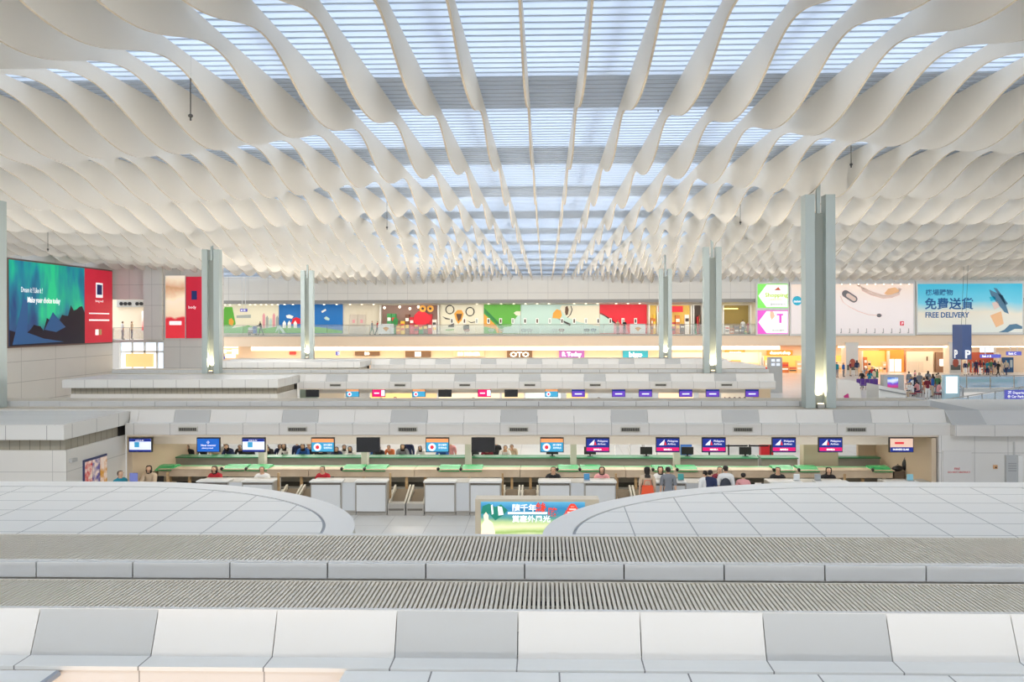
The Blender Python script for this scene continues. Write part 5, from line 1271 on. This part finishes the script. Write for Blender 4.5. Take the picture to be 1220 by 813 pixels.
X = at(159, 22.6, 575); MB().box(X - .12, X + .12, 22.6, 22.63, 1.1, 1.62, mat('violet_acrylic', (130, 140, 210), .2)).build('plate', t); MB().box(X - .2, X + .2, 22.5, 22.9, 0, 1.1, WHITE).build('base', t)
t = thing('reception_desk', (at(1075, 26), 26, 0), 'dark desk with black bags near the lit end wall', 'desk')
a = P(1067, 572, 26).x; c = P(1068, 572, 26).x + .55
MB().box(a, 12.3, 26.2, 26.8, 0, 1.0, mat('desk_dark', (96, 84, 72), .5)).build('body', t)
for u, w, s in ((1068, 'low', .12), (1077, 'tall', .26)):
    X = at(u, 26.3, 565) + .05; tt = thing('handbag', (X, 26.3, 1.0), '%s black bag on the dark desk by the end wall' % w, 'bag')
    MB().ball((X, 26.3, 1.0 + s * .8), (.2 if w == 'low' else .12, .1, s * .8), BLACK, 10, 6).build('bag_body', tt)
    MB().tube([(X - .06, 26.3, 1.0 + s * 1.4), (X, 26.3, 1.0 + s * 2), (X + .06, 26.3, 1.0 + s * 1.4)], .015, BLACK).build('strap', tt)
# trolley boxes with stripes beyond the airline queue
for i, (u, w) in enumerate(((742, 'left'), (760, 'middle'), (775, 'right'))):
    Y = 31.5 + .4 * i; X = at(u, Y, 540); t = thing('luggage_trolley', (X, Y, 0), 'chrome luggage trolley beyond the far counter, %s one of three' % w, 'trolley', 'luggage trolleys beyond the far counters')
    MB().tube([(X - .3, Y, .2), (X - .3, Y + .5, 1.05), (X + .3, Y + .5, 1.05), (X + .3, Y, .2)], .025, STEEL).build('push_frame', t)
    MB().box(X - .3, X + .3, Y - .5, Y + .3, .18, .22, STEEL).build('platform', t)
    for sx in (-1, 1):
        for yy in (-.4, .25): MB().ball((X + sx * .25, Y + yy, .09), (.04, .09, .09), BLACK, 8, 6).build('wheel', t)
for i, (u, c_, w) in enumerate(((817, 'blue', 'blue'), (914, 'red', 'red'))):
    Y = 31; X = at(u, Y, 540); t = thing('suitcase', (X, Y, 0), 'upright %s suitcase beyond the far counter' % w, 'suitcase')
    MB().box(X - .25, X + .25, Y, Y + .28, .06, 1.25, mat('case_' + c_, COLS[c_], .4)).build('shell', t); MB().tube([(X - .1, Y + .1, 1.25), (X - .1, Y + .1, 1.4), (X + .1, Y + .1, 1.4), (X + .1, Y + .1, 1.25)], .012, STEEL).build('handle', t)
    for sx in (-1, 1): MB().ball((X + sx * .2, Y + .1, .04), .04, BLACK, 6, 4).build('wheel', t)
for i, u in enumerate((845, 868, 893, 918)):
    Y = 30.2; X = at(u, Y, 540); t = thing('queue_barrier', (X, Y, 0), 'queue barrier post with a dark band, %s from the left beyond the airline counters' % ordw(i + 1), 'barrier', 'queue barrier posts')
    MB().tube([(X, Y, 0), (X, Y, 1.3)], .03, BLACK).build('post', t); MB().box(X, X + .75, Y - .01, Y + .01, 1.2, 1.26, BLACK).build('band', t)
    MB().tube([(X, Y, 0), (X, Y, .03)], .17, BLACK, 12).build('base', t)
# island 3 heads
Yh = YN[2] + 1.9
for u, top, lab in ((398, 'black', 'person with dark hair under the second small far display'), (413, 'orange', 'person in orange top left under the prohibition display of the third island'), (420, 'black', 'person in black top under the prohibition display of the third island'), (427, 'beige', 'person in beige top right under the prohibition display of the third island'), (440, 'red', 'person in red top left of the pink red display'), (453, 'black', 'person in black top under the pink red display'),
                    (470, 'grey', 'person in grey top before the golden panel'), (513, 'teal', 'person in teal top right of the fourth small display'), (549, 'black', 'person in black top left before the peach panel'), (564, 'black', 'person in black top walking before the peach panel'), (580, 'grey', 'person in grey top under the sixth small display'), (705, 'maroon', 'person in maroon top right of the first purple display'), (714, 'red', 'person in red top between purple displays'), (722, 'white', 'person in white top between purple displays'), (733, 'navy', 'person in navy top under the second purple display'), (753, 'blue', 'person in blue top left of the third purple display')):
    person(at(u, Yh, 470), Yh + random.uniform(-.3, .5), 0, 'stand', random.uniform(-1, 1), top, 'black', lab, random.choice(['short', 'long']), True, random.uniform(1.0, 1.08))
# mezzanine walkers
person(at(311, YF + 1.2, 398), YF + 1.2, ZM, 'push', PI / 2 * -1, 'black', 'black', 'person in black pushing a loaded cart before the cream mural', 'short', True, .98)
X = at(301, YF + 1.2, 398); t = thing('luggage_cart', (X, YF + 1.2, ZM), 'cart stacked with boxes pushed along the mezzanine', 'cart')
Yk = YF + 1.2
MB().box(X - .5, X + .5, Yk - .3, Yk + .3, ZM + .16, ZM + .22, STEEL).build('platform', t); MB().tube([(X + .5, Yk, ZM + .2), (X + .55, Yk, ZM + 1.0)], .03, STEEL).build('handle', t)
for sx in (-1, 1):
    for sy in (-1, 1): MB().ball((X + sx * .4, Yk + sy * .22, ZM + .08), .08, BLACK, 8, 6).build('wheel', t)
for q, (x0, x1, z0, z1, c_, w) in enumerate(((-.5, .1, .22, .6, 'brown', 'brown box low on the mezzanine cart'), (-.45, .05, .6, .95, 'white', 'white box on top of the brown box on the cart'), (.12, .48, .22, 1.1, 'blue', 'tall blue grey box at the handle side of the cart'))):
    tt = MB().box(X + x0, X + x1, Yk - .25, Yk + .25, ZM + z0, ZM + z1, mat('case_' + c_, COLS[c_], .5)).box(X + x0, X + x1, Yk - .26, Yk - .25, ZM + (z0 + z1) / 2, ZM + (z0 + z1) / 2 + .05, WHITE).build('cargo_box'); tag(tt, w, 'box')
person(at(443, YF + 1.4, 398), YF + 1.4, ZM, 'walk', PI / 2, 'grey', 'green', 'person in grey green clothes walking left by the double doors', 'short', True, 1.0)
person(at(449.5, YF + 1.8, 398), YF + 1.8, ZM, 'walk', PI / 2, 'red', 'navy', 'person in red and navy following the walker in grey green', 'short', False, .98)
person(at(744, YF + 1.5, 398), YF + 1.5, ZM, 'stand', .2, 'black', 'navy', 'person in black top before the red mural', 'short'); person(at(736, YF + 1.5, 398), YF + 1.5, ZM, 'stand', .5, 'beige', 'grey', 'person in beige top before the pale corner of the red mural', 'long')
person(at(885, YF + 1.6, 398), YF + 1.6, ZM, 'stand', 2.8, 'white', 'navy', 'person in white top in front of the dim cafe', 'short'); person(at(891, YF + 1.4, 398), YF + 1.4, ZM, 'stand', .5, 'red', 'red', 'person in red beside the arrow light boxes', 'short', False, .85)
person(at(146, Yc + 1.0, 404), Yc + 1.0, o1.z, 'stand', 2.5, 'white', 'grey', 'person in white top on the left corridor balcony, left one', 'short'); person(at(157, Yc + 1.4, 404), Yc + 1.4, o1.z, 'stand', 2.0, 'beige', 'navy', 'person in beige top on the left corridor balcony, right one', 'short')
# right-hand crowd
rnd = random.Random(5); labs = {}
crowd = []
pts_ = []
tries = 0
while len(pts_) < 22 and tries < 3000:
    tries += 1
    u, Y = rnd.uniform(1082, 1120), rnd.uniform(60.5, 72); xx = at(u, Y, 465)
    if (57 < Y < 71 and xx > 31 + (Y - 57.6) * .4) or any(math.hypot(xx - a_, Y - b_) < .95 for a_, b_ in pts_): continue
    pts_.append((xx, Y)); crowd.append((u, Y, 'sit' if rnd.random() < .5 else 'stand', 'among the crowd beside the stair housing'))
for i in range(7): crowd.append((1027 + i * 3, 70 + (i * 5 % 7) * .9, rnd.choice(['stand', 'walk']), 'near the purple waiting seats'))
for i in range(9): crowd.append((1150 + i * 4.4, (87.2, 88.4)[i % 2], 'stand', 'before the dim red restaurant'))
for i in range(3): crowd.append((1189 + i * 5, (85, 86.3, 87)[i], 'walk', 'left of the tall navy poster'))
for i in range(4): crowd.append((997 + i * 8, 84 + i, 'stand', 'behind the curved desk'))
cn = sorted(COLS)
crowd.sort(key=lambda c: c[0])
for i, (u, Y, pose, w) in enumerate(crowd):
    X = at(u, Y, 465)
    top = rnd.choice(cn); bt = rnd.choice(['navy', 'black', 'beige', 'grey', 'white'])
    lab = 'person in %s top and %s trousers %s %s' % (top, bt, 'sitting' if pose == 'sit' else 'standing' if pose == 'stand' else 'walking', w)
    while lab in labs:
        bt = rnd.choice(['navy', 'black', 'beige', 'grey', 'white', 'brown', 'green', 'blue']); top = rnd.choice(cn)
        lab = 'person in %s top and %s trousers %s %s' % (top, bt, 'sitting' if pose == 'sit' else 'standing' if pose == 'stand' else 'walking', w)
    labs[lab] = 1
    person(X, Y, 0, pose, rnd.uniform(0, 6.28), top, bt, lab, rnd.choice(['short', 'long']), rnd.random() < .5, rnd.uniform(.92, 1.03))
    if pose == 'sit':
        tt = thing('stool', (X, Y, 0), 'low seat under the sitter in %s top and %s trousers beside the stair housing' % (top, bt), 'stool')
        MB().box(-.2, .2, -.2, .2, .34, .4, mat('stool_red', (150, 36, 50), .6)).build('seat', tt, local=True)
        for sx in (-1, 1):
            for sy in (-1, 1): MB().box(sx * .17 - .02, sx * .17 + .02, sy * .17 - .02, sy * .17 + .02, 0, .34, STEEL).build('leg', tt, local=True)
#@@LIGHT
# ================================================================== LIGHT
w = bpy.data.worlds.new('world'); SC.world = w; w.use_nodes = True; nt = w.node_tree
tc = nt.nodes.new('ShaderNodeTexCoord'); sp = nt.nodes.new('ShaderNodeSeparateXYZ'); nt.links.new(tc.outputs['Generated'], sp.inputs[0])
rp = nt.nodes.new('ShaderNodeValToRGB'); nt.links.new(sp.outputs[2], rp.inputs[0])
e = rp.color_ramp.elements; e[0].position = 0; e[0].color = (.62, .60, .57, 1); e[1].position = .85; e[1].color = (4.3, 4.4, 4.6, 1)
q = e.new(.45); q.color = (1.3, 1.3, 1.32, 1)
q = e.new(.15); q.color = (.80, .78, .76, 1)
bg = nt.nodes['Background']; nt.links.new(rp.outputs[0], bg.inputs[0]); bg.inputs[1].default_value = 1.0
def area(x, y, z, sx, sy, en, col=(1, .95, .88), rot=(0, 0, 0)):
    L = bpy.data.lights.new('hall_lamp_or_fill', 'AREA'); L.shape = 'RECTANGLE'; L.size = sx; L.size_y = sy; L.energy = en; L.color = col
    o = bpy.data.objects.new('hall_lamp_or_fill', L); COL.objects.link(o); o.location = (x, y, z); o.rotation_euler = rot; return o
UP = (PI, 0, 0)
WU = (1, .965, .92)
area(0, 3.2, E(-3.6), 24, 1.2, 1300, WU, UP)
for n, en in ((1, 1450), (2, 1700), (3, 2100)):
    area(-5, YN[n] + 3.2, E(-3.4), 34, 1.2, en, WU, UP)
area(46, YN[2], 3.2, 30, 1.2, 1300, WU, UP); area(56, YN[3] + 2, 3.2, 24, 1.2, 1300, WU, UP)  # unseen uplights added beyond the right edge to brighten that side
# unseen fill lights added under the fins, facing away from the camera
for y, x, w_, en, tilt in ((3.5, 0, 26, 260, .5), (13, -3, 36, 950, .95), (30, -3, 50, 1500, 1.0), (48, 0, 70, 1900, 1.0), (67, 16, 70, 2300, 1.1)):
    area(x, y, E(3.3), w_, .5, en, WU, (tilt, 0, 0))
area(-24, 62, E(3.6), .6, 24, 900, WU, (0, -1.1, 0))
# lamps under the island canopies, mezzanine and shops
area(-.8, 24.75, E(-3.76), 24.5, .3, 130, (1, .94, .84), (.5, 0, 0)); area(-.8, 27.2, E(-3.9), 24, .5, 300, (1, .93, .82)); area(-.8, 30.5, E(-3.8), 24, .6, 420, (1, .97, .92))
area(-.5, YN[2] + 2.2, E(-3.85), 22, .5, 330, (1, .84, .64))
area(4, YF + 1.6, EZ + 2.2, 88, 1.0, 1500, (1, .9, .74)); area(8, YF + 1.4, ZM - 1.5, 90, 1.2, 1300, (1, .76, .5))
area(-35, Yc + 2, EZ + 2.8, 6, 2, 200, (1, .85, .65))
area(-4, Y1 - 1.2, E(-4.2), 7, .4, 34, (1, .62, .34), (math.radians(120), 0, 0))
SC.view_settings.view_transform = 'Standard'; SC.view_settings.look = 'None'; SC.view_settings.gamma = 1; SC.view_settings.use_curve_mapping = False
SC.view_settings.exposure = 0.11
SC.cycles.use_denoising = True
SC.cycles.max_bounces = 7; SC.cycles.diffuse_bounces = 4; SC.cycles.transparent_max_bounces = 12
SC.cycles.sample_clamp_indirect = 6
